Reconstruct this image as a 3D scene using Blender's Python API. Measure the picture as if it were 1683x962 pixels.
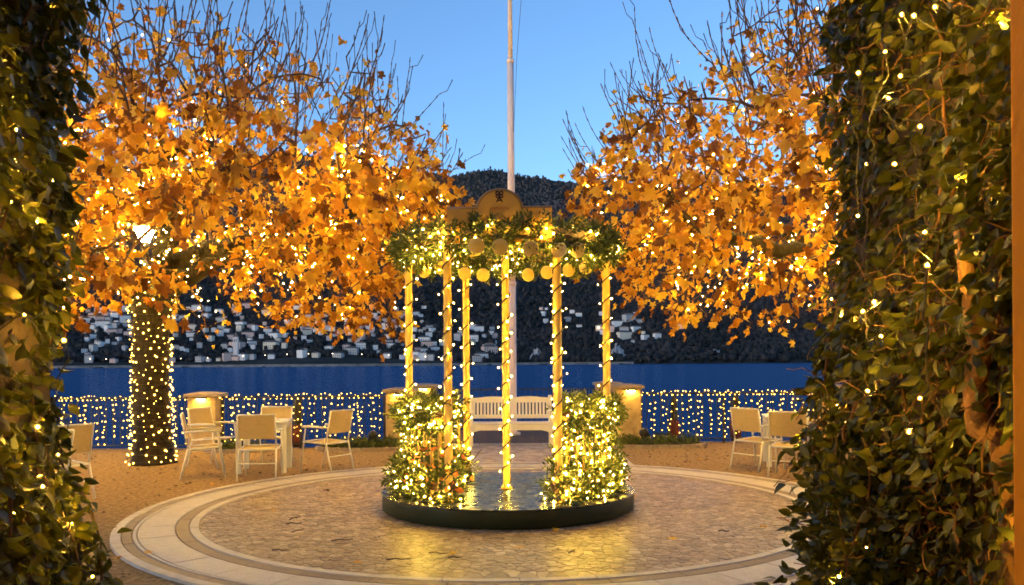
import bpy, math, random
import numpy as np
from mathutils import Vector, Matrix

for _o in list(bpy.data.objects):
    bpy.data.objects.remove(_o, do_unlink=True)
scene = bpy.context.scene
C = scene.collection
R = math.radians
random.seed(7)
rng = np.random.default_rng(7)

# ------------------------------------------------------------------ camera
F_PX, CX, HY = 1400.0, 841.5, 595.0          # focal length, principal point (photo pixels)
EYE = 1.55
ROLL = R(0.40)
cam_data = bpy.data.cameras.new('camera')
cam_data.sensor_width = 36.0
cam_data.lens = F_PX / 1683.0 * 36.0
cam_data.shift_y = (HY - 481.0) / 1683.0
cam_data.clip_start = 0.05
cam_data.clip_end = 20000.0
cam = bpy.data.objects.new('camera', cam_data)
cam.matrix_world = Matrix.Translation((0, 0, EYE)) @ Matrix.Rotation(R(90), 4, 'X') @ Matrix.Rotation(-ROLL, 4, 'Z')
C.objects.link(cam)
scene.camera = cam

# ------------------------------------------------------------------ sky and sun (dusk)
SUN_EL, SUN_ROT = R(12.0), R(-125)
world = bpy.data.worlds.new('World')
scene.world = world
world.use_nodes = True
wn, wl = world.node_tree.nodes, world.node_tree.links
wn.clear()
sky = wn.new('ShaderNodeTexSky')
sky.sky_type = 'NISHITA'
sky.sun_disc = False
sky.sun_elevation = SUN_EL
sky.sun_rotation = SUN_ROT
sky.altitude = 200
sky.air_density = 1.0
sky.dust_density = 0.9
sky.ozone_density = 4.5
bg = wn.new('ShaderNodeBackground')
bg.inputs['Strength'].default_value = 0.15
wo = wn.new('ShaderNodeOutputWorld')
wl.new(sky.outputs[0], bg.inputs['Color'])
wl.new(bg.outputs[0], wo.inputs['Surface'])

sun_data = bpy.data.lights.new('sun', 'SUN')
sun_data.energy = 0.03
sun_data.angle = R(12)
sun_data.color = (1.0, 0.86, 0.78)
sun = bpy.data.objects.new('sun', sun_data)
C.objects.link(sun)
sdir = Vector((math.sin(SUN_ROT) * math.cos(SUN_EL), math.cos(SUN_ROT) * math.cos(SUN_EL), math.sin(SUN_EL)))
sun.rotation_euler = sdir.to_track_quat('Z', 'Y').to_euler()

scene.view_settings.view_transform = 'Standard'
scene.view_settings.look = 'None'
scene.view_settings.exposure = 1.12
scene.view_settings.gamma = 1.0
scene.view_settings.use_curve_mapping = False
scene.render.engine = 'CYCLES'
cy = scene.cycles
cy.use_denoising = True
cy.denoiser = 'OPENIMAGEDENOISE'
cy.use_light_tree = True
cy.max_bounces = 5
cy.diffuse_bounces = 3
cy.glossy_bounces = 3
cy.transmission_bounces = 3
cy.transparent_max_bounces = 12
cy.caustics_reflective = False
cy.caustics_refractive = False
cy.sample_clamp_indirect = 3.0
cy.sample_clamp_direct = 0.0
cy.use_adaptive_sampling = True
cy.adaptive_threshold = 0.03
cy.filter_width = 1.7

# light strengths (radiance of a bulb)
BULB = 1080.0
WARM = (1.0, 0.58, 0.065)


# ------------------------------------------------------------------ helpers
def P(px, py, d):
    """photo pixel at depth d -> world point"""
    dx, dy = (px - CX) / F_PX, -(py - HY) / F_PX
    c, s = math.cos(ROLL), math.sin(ROLL)
    return Vector(((dx * c + dy * s) * d, d, EYE + (-dx * s + dy * c) * d))


def to_px(p):
    c, s = math.cos(ROLL), math.sin(ROLL)
    X, Z = p[0] / p[1], (p[2] - EYE) / p[1]
    dx, dy = X * c - Z * s, X * s + Z * c
    return CX + dx * F_PX, HY - dy * F_PX


def tag(o, label=None, cat=None, group=None, kind=None):
    if label: o['label'] = label
    if cat: o['category'] = cat
    if group: o['group'] = group
    if kind: o['kind'] = kind
    return o


def empty(name, loc=(0, 0, 0), rz=0.0, label=None, cat=None, group=None):
    o = bpy.data.objects.new(name, None)
    o.empty_display_size = 0.1
    o.location = loc
    o.rotation_euler = (0, 0, rz)
    C.objects.link(o)
    return tag(o, label, cat, group)


def link(name, me, parent=None, loc=None, rot=None, scale=None):
    o = bpy.data.objects.new(name, me)
    C.objects.link(o)
    if parent is not None: o.parent = parent
    if loc is not None: o.location = loc
    if rot is not None: o.rotation_euler = rot
    if scale is not None: o.scale = scale
    return o


def copy_tree(o, parent=None, loc=None, rz=None):
    c = o.copy()
    C.objects.link(c)
    if parent is not None: c.parent = parent
    if loc is not None: c.location = loc
    if rz is not None: c.rotation_euler = (0, 0, rz)
    for ch in list(o.children):
        copy_tree(ch, c)
    return c


def np_mesh(name, V, Fs, mat=None, smooth=False):
    """V (n,3), Fs (m,k) int array with constant k"""
    V = np.asarray(V, dtype=np.float32); Fs = np.asarray(Fs, dtype=np.int32)
    me = bpy.data.meshes.new(name)
    m, k = Fs.shape
    me.vertices.add(len(V)); me.vertices.foreach_set('co', V.ravel())
    me.loops.add(m * k); me.loops.foreach_set('vertex_index', Fs.ravel())
    me.polygons.add(m)
    me.polygons.foreach_set('loop_start', np.arange(0, m * k, k, dtype=np.int32))
    me.polygons.foreach_set('loop_total', np.full(m, k, dtype=np.int32))
    if smooth: me.polygons.foreach_set('use_smooth', np.ones(m, dtype=bool))
    me.update(calc_edges=True)
    if mat: me.materials.append(mat)
    return me


class MB:
    """collects shapes for one mesh"""
    def __init__(self):
        self.v, self.f = [], []

    def add(self, vs, fs):
        b = len(self.v)
        self.v += [tuple(p) for p in vs]
        self.f += [tuple(i + b for i in q) for q in fs]
        return self

    def box(self, c, s, rz=0.0, M=None):
        x, y, z = s[0] / 2, s[1] / 2, s[2] / 2
        vs = [Vector((a * x, b * y, e * z)) for e in (-1, 1) for b in (-1, 1) for a in (-1, 1)]
        rot = Matrix.Rotation(rz, 3, 'Z') if M is None else M
        vs = [rot @ p + Vector(c) for p in vs]
        return self.add(vs, [(0, 2, 3, 1), (4, 5, 7, 6), (0, 1, 5, 4), (2, 6, 7, 3), (0, 4, 6, 2), (1, 3, 7, 5)])

    def tube(self, pts, rad, n=6, cap=True):
        pts = [Vector(p) for p in pts]
        if not hasattr(rad, '__len__'): rad = [rad] * len(pts)
        b = len(self.v)
        u = None
        for i, p in enumerate(pts):
            t = (pts[min(i + 1, len(pts) - 1)] - pts[max(i - 1, 0)])
            t = t.normalized() if t.length > 1e-9 else Vector((0, 0, 1))
            if u is None:
                u = t.orthogonal().normalized()
            else:
                u = u - t * u.dot(t)
                u = u.normalized() if u.length > 1e-6 else t.orthogonal().normalized()
            w = t.cross(u)
            for k in range(n):
                a = 2 * math.pi * k / n
                self.v.append(tuple(p + (u * math.cos(a) + w * math.sin(a)) * rad[i]))
        for i in range(len(pts) - 1):
            for k in range(n):
                k2 = (k + 1) % n
                self.f.append((b + i * n + k, b + i * n + k2, b + (i + 1) * n + k2, b + (i + 1) * n + k))
        if cap:
            self.f.append(tuple(b + k for k in range(n))[::-1])
            self.f.append(tuple(b + (len(pts) - 1) * n + k for k in range(n)))
        return self

    def lathe(self, prof, n=24, c=(0, 0, 0), closed_top=True, closed_bot=True):
        b = len(self.v)
        for (r, z) in prof:
            for k in range(n):
                a = 2 * math.pi * k / n
                self.v.append((c[0] + r * math.cos(a), c[1] + r * math.sin(a), c[2] + z))
        for i in range(len(prof) - 1):
            for k in range(n):
                k2 = (k + 1) % n
                self.f.append((b + i * n + k, b + i * n + k2, b + (i + 1) * n + k2, b + (i + 1) * n + k))
        if closed_bot: self.f.append(tuple(b + k for k in range(n))[::-1])
        if closed_top: self.f.append(tuple(b + (len(prof) - 1) * n + k for k in range(n)))
        return self

    def mesh(self, name, mat=None, smooth=False):
        me = bpy.data.meshes.new(name)
        me.from_pydata(self.v, [], self.f)
        if smooth: me.polygons.foreach_set('use_smooth', [True] * len(me.polygons))
        if mat: me.materials.append(mat)
        me.update()
        return me

    def build(self, name, mat=None, parent=None, smooth=False, bevel=0.0, loc=None, rot=None):
        o = link(name, self.mesh(name, mat, smooth), parent, loc, rot)
        if bevel:
            m = o.modifiers.new('bevel', 'BEVEL'); m.width = bevel; m.segments = 2; m.limit_method = 'ANGLE'
        return o


# ------------------------------------------------------------------ materials
def pmat(name, stops, scale=8.0, detail=6.0, rough=0.6, bump=0.0, bscale=40.0, metal=0.0, spec=0.4,
         rand=0.0, island=False, rough_var=0.0, trans=None, coords='Object', kind='noise', emit=None, stretch=None, hue=0.0):
    m = bpy.data.materials.new(name)
    m.use_nodes = True
    n, l = m.node_tree.nodes, m.node_tree.links
    b = n['Principled BSDF']
    tc = n.new('ShaderNodeTexCoord')
    src = tc.outputs[coords]
    if stretch:
        mp = n.new('ShaderNodeMapping'); mp.inputs['Scale'].default_value = stretch
        l.new(src, mp.inputs['Vector']); src = mp.outputs[0]
    if kind == 'voronoi':
        t = n.new('ShaderNodeTexVoronoi'); t.inputs['Scale'].default_value = scale
        sp = n.new('ShaderNodeSeparateColor'); l.new(src, t.inputs['Vector']); l.new(t.outputs['Color'], sp.inputs[0])
        fac = sp.outputs[0]
    else:
        t = n.new('ShaderNodeTexNoise'); t.inputs['Scale'].default_value = scale
        t.inputs['Detail'].default_value = detail; t.inputs['Roughness'].default_value = 0.62
        l.new(src, t.inputs['Vector']); fac = t.outputs['Fac']
    if rand > 0:
        oi = n.new('ShaderNodeObjectInfo'); r0 = oi.outputs['Random']
        if island:
            ge = n.new('ShaderNodeNewGeometry')
            ad = n.new('ShaderNodeMath'); ad.operation = 'ADD'
            l.new(r0, ad.inputs[0]); l.new(ge.outputs['Random Per Island'], ad.inputs[1])
            fr = n.new('ShaderNodeMath'); fr.operation = 'FRACT'; l.new(ad.outputs[0], fr.inputs[0]); r0 = fr.outputs[0]
        mx = n.new('ShaderNodeMix'); mx.data_type = 'FLOAT'; mx.inputs[0].default_value = rand
        l.new(fac, mx.inputs[2]); l.new(r0, mx.inputs[3]); fac = mx.outputs[0]
    cr = n.new('ShaderNodeValToRGB')
    el = cr.color_ramp.elements
    el[0].position, el[0].color = stops[0][0], (*stops[0][1], 1)
    el[1].position, el[1].color = stops[-1][0], (*stops[-1][1], 1)
    for p, c in stops[1:-1]:
        e = el.new(p); e.color = (*c, 1)
    l.new(fac, cr.inputs[0])
    l.new(cr.outputs[0], b.inputs['Base Color'])
    b.inputs['Roughness'].default_value = rough
    b.inputs['Metallic'].default_value = metal
    b.inputs['Specular IOR Level'].default_value = spec
    if rough_var:
        t3 = n.new('ShaderNodeTexNoise'); t3.inputs['Scale'].default_value = scale * 2.3; t3.inputs['Detail'].default_value = 4
        l.new(src, t3.inputs['Vector'])
        mr = n.new('ShaderNodeMapRange'); mr.inputs['To Min'].default_value = max(0.02, rough - rough_var)
        mr.inputs['To Max'].default_value = min(1.0, rough + rough_var); mr.inputs['From Min'].default_value = 0.3; mr.inputs['From Max'].default_value = 0.7
        l.new(t3.outputs['Fac'], mr.inputs['Value']); l.new(mr.outputs[0], b.inputs['Roughness'])
    if bump:
        t2 = n.new('ShaderNodeTexNoise'); t2.inputs['Scale'].default_value = bscale; t2.inputs['Detail'].default_value = 5
        l.new(src, t2.inputs['Vector'])
        bp = n.new('ShaderNodeBump'); bp.inputs['Strength'].default_value = bump; bp.inputs['Distance'].default_value = 0.02
        l.new(t2.outputs['Fac'], bp.inputs['Height']); l.new(bp.outputs[0], b.inputs['Normal'])
    if trans:
        out = n['Material Output']
        tr = n.new('ShaderNodeBsdfTranslucent')
        mc = n.new('ShaderNodeMix'); mc.data_type = 'RGBA'; mc.blend_type = 'MULTIPLY'; mc.inputs[0].default_value = 1
        l.new(cr.outputs[0], mc.inputs[6]); mc.inputs[7].default_value = (*trans[1], 1)
        l.new(mc.outputs[2], tr.inputs['Color'])
        ms = n.new('ShaderNodeMixShader'); ms.inputs[0].default_value = trans[0]
        l.new(b.outputs[0], ms.inputs[1]); l.new(tr.outputs[0], ms.inputs[2]); l.new(ms.outputs[0], out.inputs['Surface'])
    if emit:
        b.inputs['Emission Color'].default_value = (*emit[0], 1); b.inputs['Emission Strength'].default_value = emit[1]
    return m


def emat(name, color, strength):
    m = bpy.data.materials.new(name)
    m.use_nodes = True
    n, l = m.node_tree.nodes, m.node_tree.links
    n.remove(n['Principled BSDF'])
    e = n.new('ShaderNodeEmission'); e.inputs['Color'].default_value = (*color, 1); e.inputs['Strength'].default_value = strength
    l.new(e.outputs[0], n['Material Output'].inputs['Surface'])
    return m


M = {}
M['gravel'] = pmat('gravel', [(0.25, (0.10, 0.058, 0.022)), (0.5, (0.29, 0.18, 0.075)), (0.75, (0.50, 0.34, 0.16))], 18, 12, 0.9, 1.0, 60, spec=0.2)
M['mortar'] = pmat('mortar', [(0.3, (0.20, 0.135, 0.082)), (0.7, (0.29, 0.20, 0.13))], 20, 8, 0.7, 0.5, 120)
M['stone'] = pmat('paving_stone', [(0.12, (0.11, 0.065, 0.032)), (0.3, (0.21, 0.135, 0.07)), (0.6, (0.30, 0.20, 0.11)), (0.78, (0.38, 0.265, 0.16)), (0.92, (0.68, 0.56, 0.41))],
                  7, 8, 0.40, 0.22, 30, rand=0.62, island=True, rough_var=0.16, spec=0.5)
M['pale_slab'] = pmat('pale_slab', [(0.2, (0.36, 0.30, 0.25)), (0.5, (0.52, 0.45, 0.38)), (0.8, (0.62, 0.55, 0.48))], 9, 10, 0.55, 0.5, 70, rand=0.2, rough_var=0.12)
M['dark_slab'] = pmat('brown_slab', [(0.2, (0.17, 0.115, 0.072)), (0.8, (0.28, 0.195, 0.13))], 12, 8, 0.5, 0.4, 80, rand=0.2)
M['path'] = pmat('path_paving', [(0.1, (0.26, 0.19, 0.155)), (0.5, (0.38, 0.29, 0.24)), (0.9, (0.5, 0.41, 0.35))], 8, 6, 0.55, 0.5, 50, kind='voronoi')
M['soil'] = pmat('soil', [(0.3, (0.07, 0.045, 0.03)), (0.7, (0.16, 0.10, 0.07))], 14, 8, 0.95, 0.8, 60)
M['cream'] = pmat('cream_paint', [(0.25, (0.56, 0.34, 0.07)), (0.75, (0.64, 0.41, 0.10))], 5, 6, 0.42, 0.05, 60)
M['gold'] = pmat('gold_board', [(0.3, (0.42, 0.215, 0.03)), (0.7, (0.50, 0.265, 0.045))], 4, 5, 0.5, 0.05, 50)
M['gold_trim'] = pmat('gold_trim', [(0.3, (0.20, 0.09, 0.015)), (0.7, (0.28, 0.14, 0.025))], 6, 5, 0.4)
M['disc_gold'] = pmat('ornament_gold', [(0.3, (0.68, 0.45, 0.10)), (0.7, (0.78, 0.54, 0.15))], 9, 5, 0.45)
M['disc_pale'] = pmat('ornament_pale', [(0.3, (0.72, 0.52, 0.25)), (0.7, (0.80, 0.60, 0.32))], 9, 5, 0.5)
M['black_ink'] = pmat('dark_lettering', [(0.3, (0.02, 0.012, 0.006)), (0.7, (0.035, 0.02, 0.01))], 9, 5, 0.5)
M['red_ink'] = pmat('rust_lettering', [(0.3, (0.28, 0.09, 0.02)), (0.7, (0.34, 0.12, 0.03))], 9, 5, 0.5)
M['deck'] = pmat('deck_metal', [(0.3, (0.020, 0.024, 0.020)), (0.7, (0.045, 0.052, 0.045))], 3, 8, 0.27, 0.003, 12, rough_var=0.1, spec=0.4)
M['rim'] = pmat('rim_olive', [(0.3, (0.026, 0.034, 0.014)), (0.7, (0.044, 0.054, 0.024))], 5, 6, 0.45, 0.05, 40)
M['cable'] = pmat('cable', [(0.3, (0.012, 0.010, 0.008)), (0.7, (0.03, 0.025, 0.018))], 20, 3, 0.5)
M['white_metal'] = pmat('white_metal', [(0.3, (0.72, 0.66, 0.52)), (0.7, (0.80, 0.74, 0.60))], 7, 5, 0.4)
M['sling'] = pmat('sling_fabric', [(0.3, (0.60, 0.44, 0.20)), (0.7, (0.70, 0.53, 0.26))], 30, 5, 0.75, 0.2, 300, trans=(0.3, (1, 0.95, 0.85)))
M['bench_wood'] = pmat('bench_paint', [(0.3, (0.70, 0.64, 0.54)), (0.7, (0.80, 0.74, 0.64))], 6, 7, 0.5, 0.1, 60, stretch=(1, 4, 1))
M['pole'] = pmat('pole_paint', [(0.3, (0.70, 0.54, 0.47)), (0.7, (0.80, 0.64, 0.56))], 3, 7, 0.45, stretch=(4, 4, 0.6))
M['iron'] = pmat('iron', [(0.3, (0.014, 0.013, 0.013)), (0.7, (0.04, 0.034, 0.03))], 14, 6, 0.5, 0.2, 90)
M['pier'] = pmat('pier_stone', [(0.25, (0.24, 0.155, 0.07)), (0.5, (0.40, 0.28, 0.14)), (0.8, (0.52, 0.38, 0.21))], 7, 10, 0.8, 0.5, 45)
M['pier_cap'] = pmat('cap_stone', [(0.25, (0.22, 0.16, 0.11)), (0.8, (0.38, 0.30, 0.22))], 8, 10, 0.8, 0.4, 45)
M['bark'] = pmat('bark', [(0.2, (0.007, 0.0045, 0.0025)), (0.5, (0.018, 0.011, 0.006)), (0.8, (0.045, 0.028, 0.016))], 9, 10, 0.9, 1.0, 30, stretch=(1, 1, 0.45))
M['twig'] = pmat('twig_bark', [(0.3, (0.05, 0.028, 0.018)), (0.7, (0.11, 0.06, 0.038))], 12, 6, 0.85)
M['leaf'] = pmat('autumn_leaf', [(0.12, (0.085, 0.034, 0.009)), (0.27, (0.26, 0.10, 0.016)), (0.42, (0.50, 0.23, 0.024)), (0.62, (0.66, 0.365, 0.036)), (0.8, (0.76, 0.51, 0.06)), (0.95, (0.55, 0.46, 0.08))],
                 14, 7, 0.55, 0.3, 45, rand=0.72, island=True, trans=(0.42, (1.0, 0.85, 0.55)), spec=0.3)
M['litter'] = pmat('dead_leaf', [(0.0, (0.03, 0.015, 0.006)), (0.6, (0.12, 0.055, 0.018)), (1.0, (0.36, 0.18, 0.04))], 14, 5, 0.8, rand=0.8, island=True)
M['ivy'] = pmat('ivy_leaf', [(0.0, (0.015, 0.021, 0.004)), (0.35, (0.042, 0.053, 0.008)), (0.72, (0.092, 0.098, 0.014)), (0.90, (0.17, 0.145, 0.022)), (1.0, (0.30, 0.14, 0.026))],
                16, 6, 0.34, 0.15, 60, rand=0.7, island=True, trans=(0.25, (1.0, 1.0, 0.5)), spec=0.5)
M['dry_vine'] = pmat('dry_vine', [(0.2, (0.09, 0.045, 0.018)), (0.8, (0.34, 0.17, 0.065))], 15, 6, 0.85, 0.5, 60, rand=0.4, island=True)
M['sprig'] = pmat('garland_green', [(0.0, (0.020, 0.034, 0.007)), (0.5, (0.066, 0.090, 0.015)), (0.9, (0.145, 0.155, 0.028)), (1.0, (0.20, 0.18, 0.04))],
                  20, 5, 0.42, 0.1, 60, rand=0.7, island=True, trans=(0.25, (1, 1, 0.5)))
M['flower'] = pmat('orange_flower', [(0.0, (0.5, 0.12, 0.03)), (1.0, (0.62, 0.25, 0.06))], 20, 5, 0.6, rand=0.8, island=True, trans=(0.3, (1, 0.8, 0.5)))
M['plaster'] = pmat('ochre_plaster', [(0.25, (0.70, 0.25, 0.005)), (0.75, (0.80, 0.31, 0.010))], 3, 8, 0.85, 0.25, 30)
M['old_wall'] = pmat('old_wall', [(0.25, (0.05, 0.035, 0.02)), (0.75, (0.11, 0.075, 0.045))], 4, 9, 0.95, 0.6, 25)
M['house'] = pmat('house_paint', [(0.0, (0.62, 0.56, 0.52)), (0.3, (0.78, 0.75, 0.72)), (0.55, (0.80, 0.66, 0.58)), (0.75, (0.66, 0.52, 0.46)), (1.0, (0.85, 0.83, 0.80))], 0.3, 4, 0.85, rand=0.9)
M['roof'] = pmat('house_roof', [(0.0, (0.10, 0.075, 0.065)), (1.0, (0.24, 0.15, 0.12))], 0.5, 5, 0.9, rand=0.7)
M['house_glass'] = pmat('house_window', [(0.3, (0.03, 0.035, 0.045)), (0.7, (0.05, 0.055, 0.07))], 1, 3, 0.2)
M['forest'] = pmat('forest', [(0.25, (0.013, 0.015, 0.014)), (0.5, (0.032, 0.029, 0.027)), (0.7, (0.058, 0.047, 0.044)), (0.9, (0.085, 0.066, 0.06))], 0.012, 9, 0.95, rand=0.16, island=True, spec=0.05)
def high_woods(m):
    """leafless brown woods on the upper slopes, evergreens below"""
    n, l = m.node_tree.nodes, m.node_tree.links
    b = n['Principled BSDF']
    src = b.inputs['Base Color'].links[0].from_socket
    tc = n.new('ShaderNodeTexCoord'); sp = n.new('ShaderNodeSeparateXYZ'); l.new(tc.outputs['Object'], sp.inputs[0])
    mr = n.new('ShaderNodeMapRange'); mr.inputs['From Min'].default_value = 90; mr.inputs['From Max'].default_value = 420
    mr.inputs['To Min'].default_value = 1.1; mr.inputs['To Max'].default_value = 2.6
    l.new(sp.outputs[2], mr.inputs['Value'])
    vm = n.new('ShaderNodeVectorMath'); vm.operation = 'SCALE'
    l.new(src, vm.inputs[0]); l.new(mr.outputs[0], vm.inputs['Scale']); l.new(vm.outputs[0], b.inputs['Base Color'])


high_woods(M['forest'])
M['hill'] = pmat('hillside', [(0.3, (0.014, 0.017, 0.016)), (0.55, (0.030, 0.030, 0.028)), (0.8, (0.06, 0.052, 0.05))], 0.012, 9, 0.95, 0.8, 0.1, spec=0.1)
M['rock'] = pmat('pale_rock', [(0.3, (0.26, 0.22, 0.20)), (0.7, (0.48, 0.42, 0.39))], 0.06, 9, 0.95, 0.8, 0.3)
M['quay'] = pmat('quay_wall', [(0.3, (0.10, 0.09, 0.085)), (0.7, (0.26, 0.24, 0.22))], 0.1, 6, 0.9)
M['lens'] = emat('lamp_glass', (1.0, 0.74, 0.30), 90.0)
M['pier_lens'] = emat('pier_lamp_glass', (1.0, 0.58, 0.08), 170.0)
M['bulb'] = emat('bulb_glow', WARM, BULB)
M['bulb_trunk'] = emat('bulb_glow_trunk', WARM, BULB * 0.04)
M['bulb_fence'] = emat('bulb_glow_fence', (1.0, 0.56, 0.06), BULB * 0.024)
M['bulb_garland'] = emat('bulb_glow_garland', (1.0, 0.62, 0.065), BULB * 0.6)
M['far_lamp'] = emat('far_lamp_glow', (1.0, 0.80, 0.50), 9.0)
M['bulb_ivy'] = emat('bulb_glow_ivy', (1.0, 0.54, 0.05), BULB * 4.4)


def water_material():
    m = bpy.data.materials.new('lake_water')
    m.use_nodes = True
    n, l = m.node_tree.nodes, m.node_tree.links
    n.remove(n['Principled BSDF'])
    df = n.new('ShaderNodeBsdfDiffuse'); df.inputs['Color'].default_value = (0.005, 0.066, 0.165, 1)
    gl = n.new('ShaderNodeBsdfGlossy'); gl.inputs['Color'].default_value = (0.75, 0.85, 1.0, 1); gl.inputs['Roughness'].default_value = 0.16
    mx = n.new('ShaderNodeMixShader'); mx.inputs[0].default_value = 0.28
    tc = n.new('ShaderNodeTexCoord')
    mp = n.new('ShaderNodeMapping'); mp.inputs['Scale'].default_value = (0.05, 0.16, 1)
    t = n.new('ShaderNodeTexNoise'); t.inputs['Scale'].default_value = 0.6; t.inputs['Detail'].default_value = 4
    l.new(tc.outputs['Object'], mp.inputs[0]); l.new(mp.outputs[0], t.inputs['Vector'])
    bp = n.new('ShaderNodeBump'); bp.inputs['Strength'].default_value = 0.35; bp.inputs['Distance'].default_value = 0.5
    l.new(t.outputs['Fac'], bp.inputs['Height']); l.new(bp.outputs[0], gl.inputs['Normal'])
    l.new(df.outputs[0], mx.inputs[1]); l.new(gl.outputs[0], mx.inputs[2]); l.new(mx.outputs[0], n['Material Output'].inputs['Surface'])
    return m


M['water'] = water_material()


def halo_glow(name, color, strength, fac):
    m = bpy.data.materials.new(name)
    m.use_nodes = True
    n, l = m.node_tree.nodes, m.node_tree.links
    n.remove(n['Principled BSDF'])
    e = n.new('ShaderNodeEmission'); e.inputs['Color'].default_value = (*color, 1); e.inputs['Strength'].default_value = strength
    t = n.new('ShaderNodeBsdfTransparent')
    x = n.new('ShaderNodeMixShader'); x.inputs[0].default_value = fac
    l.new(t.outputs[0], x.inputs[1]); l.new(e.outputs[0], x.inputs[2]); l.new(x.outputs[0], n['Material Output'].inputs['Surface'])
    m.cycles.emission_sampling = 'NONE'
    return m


M['bulb_halo'] = halo_glow('bulb_halo_shell', (1.0, 0.46, 0.05), 2.4, 0.26)  # painted bloom: see-through orange glow round each bulb core

# ------------------------------------------------------------------ shared small shapes
_t = (1 + 5 ** 0.5) / 2
OCT_V = np.array([(1, 0, 0), (-1, 0, 0), (0, 1, 0), (0, -1, 0), (0, 0, 1), (0, 0, -1)], float)
OCT_F = np.array([(0, 2, 4), (2, 1, 4), (1, 3, 4), (3, 0, 4), (2, 0, 5), (1, 2, 5), (3, 1, 5), (0, 3, 5)])
ICO_V = np.array([(-1, _t, 0), (1, _t, 0), (-1, -_t, 0), (1, -_t, 0), (0, -1, _t), (0, 1, _t), (0, -1, -_t), (0, 1, -_t), (_t, 0, -1), (_t, 0, 1), (-_t, 0, -1), (-_t, 0, 1)], float)
ICO_V /= np.linalg.norm(ICO_V[0])
ICO_F = np.array([(0, 11, 5), (0, 5, 1), (0, 1, 7), (0, 7, 10), (0, 10, 11), (1, 5, 9), (5, 11, 4), (11, 10, 2), (10, 7, 6), (7, 1, 8), (3, 9, 4), (3, 4, 2), (3, 2, 6), (3, 6, 8), (3, 8, 9), (4, 9, 5), (2, 4, 11), (6, 2, 10), (8, 6, 7), (9, 8, 1)])


def bulbs(name, pts, r, mat, parent, jitter=0.5, kind='stuff', shell=2.4):
    """bright filament cores inside larger frosted shells that imitate lens bloom, one mesh"""
    pts = np.asarray(pts, float)
    n = len(pts)
    rr = r * (1 + jitter * (rng.random(n) * 2 - 1))
    V1 = (pts[:, None, :] + OCT_V[None] * rr[:, None, None]).reshape(-1, 3)
    F1 = (OCT_F[None] + (np.arange(n) * 6)[:, None, None]).reshape(-1, 3)
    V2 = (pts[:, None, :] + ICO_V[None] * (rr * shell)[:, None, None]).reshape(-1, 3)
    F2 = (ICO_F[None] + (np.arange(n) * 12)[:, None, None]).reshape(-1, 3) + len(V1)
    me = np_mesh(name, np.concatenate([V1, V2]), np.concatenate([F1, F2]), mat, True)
    me.materials.append(M['bulb_halo'])
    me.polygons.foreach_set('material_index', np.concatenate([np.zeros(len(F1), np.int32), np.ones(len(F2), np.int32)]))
    o = link(name, me, parent)
    if kind: o['kind'] = kind
    return o


def frames(dirs, rolls):
    """rotation matrices whose Y column is dirs, X/Z rolled about it"""
    d = dirs / np.linalg.norm(dirs, axis=1, keepdims=True)
    h = np.where(np.abs(d[:, 2:3]) > 0.95, np.array([[1.0, 0, 0]]), np.array([[0, 0, 1.0]]))
    x = np.cross(d, h); x /= np.linalg.norm(x, axis=1, keepdims=True)
    z = np.cross(x, d)
    c, s = np.cos(rolls)[:, None], np.sin(rolls)[:, None]
    return np.stack([x * c + z * s, d, z * c - x * s], axis=2)


def scatter(name, protos, pos, dirs, rolls, sizes, mat, parent=None, kind='stuff'):
    """many copies of small meshes joined into ONE mesh"""
    Rm = frames(dirs, rolls)
    n = len(pos); pick = rng.integers(0, len(protos), n)
    Vs, Fs, base = [], [], 0
    for k, (pv, pf) in enumerate(protos):
        idx = np.where(pick == k)[0]
        if not len(idx): continue
        v = np.einsum('nij,kj->nki', Rm[idx] * sizes[idx][:, None, None], pv) + pos[idx][:, None, :]
        f = pf[None] + (np.arange(len(idx)) * len(pv))[:, None, None] + base
        Vs.append(v.reshape(-1, 3)); Fs.append(f.reshape(-1, 3)); base += len(idx) * len(pv)
    o = link(name, np_mesh(name, np.concatenate(Vs), np.concatenate(Fs), mat, False), parent)
    if kind: o['kind'] = kind
    return o


def pieces(name, protos, meshes, pos, dirs, rolls, sizes, parent):
    """the same, each copy an object of its own that shares mesh data"""
    Rm = frames(dirs, rolls)
    for i in range(len(pos)):
        k = int(rng.integers(0, len(meshes)))
        o = bpy.data.objects.new(name, meshes[k])
        m4 = Matrix([[*(Rm[i][0] * sizes[i]), pos[i][0]], [*(Rm[i][1] * sizes[i]), pos[i][1]], [*(Rm[i][2] * sizes[i]), pos[i][2]], [0, 0, 0, 1]])
        C.objects.link(o)
        o.parent = parent
        o.matrix_basis = m4


def palmate(curl, fold, wob, seed, sq=1.0):
    """lobed plane leaf, about 1 long, tip at +Y, stalk at the origin"""
    r = random.Random(seed)
    half = [(0, 1.0), (13, .80), (24, .66), (38, .84), (48, .86), (58, .72), (72, .54), (92, .60), (108, .58), (128, .36), (155, .26)]
    pts = [(a, q) for a, q in half] + [(180, .10)] + [(-a, q) for a, q in reversed(half[1:])]
    cy = 0.36
    vs = [(0, cy, 0)]
    for a, q in pts:
        q *= 1 + r.uniform(-.10, .10)
        x, y = math.sin(R(a)) * q * 0.66 * sq + r.uniform(-.03, .03), cy + math.cos(R(a)) * q * 0.64
        z = -curl * (x * x + (y - cy) ** 2) + fold * abs(x) + wob * math.sin(5 * R(a) + seed)
        vs.append((x, y, z))
    n = len(pts)
    fs = [(0, 1 + (i + 1) % n, 1 + i) for i in range(n)]
    b = len(vs)
    vs += [(-.012, .1, 0), (.012, .1, 0), (.0, -.28, .05)]
    fs.append((b, b + 1, b + 2))
    return np.array(vs, float), np.array(fs)


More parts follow.
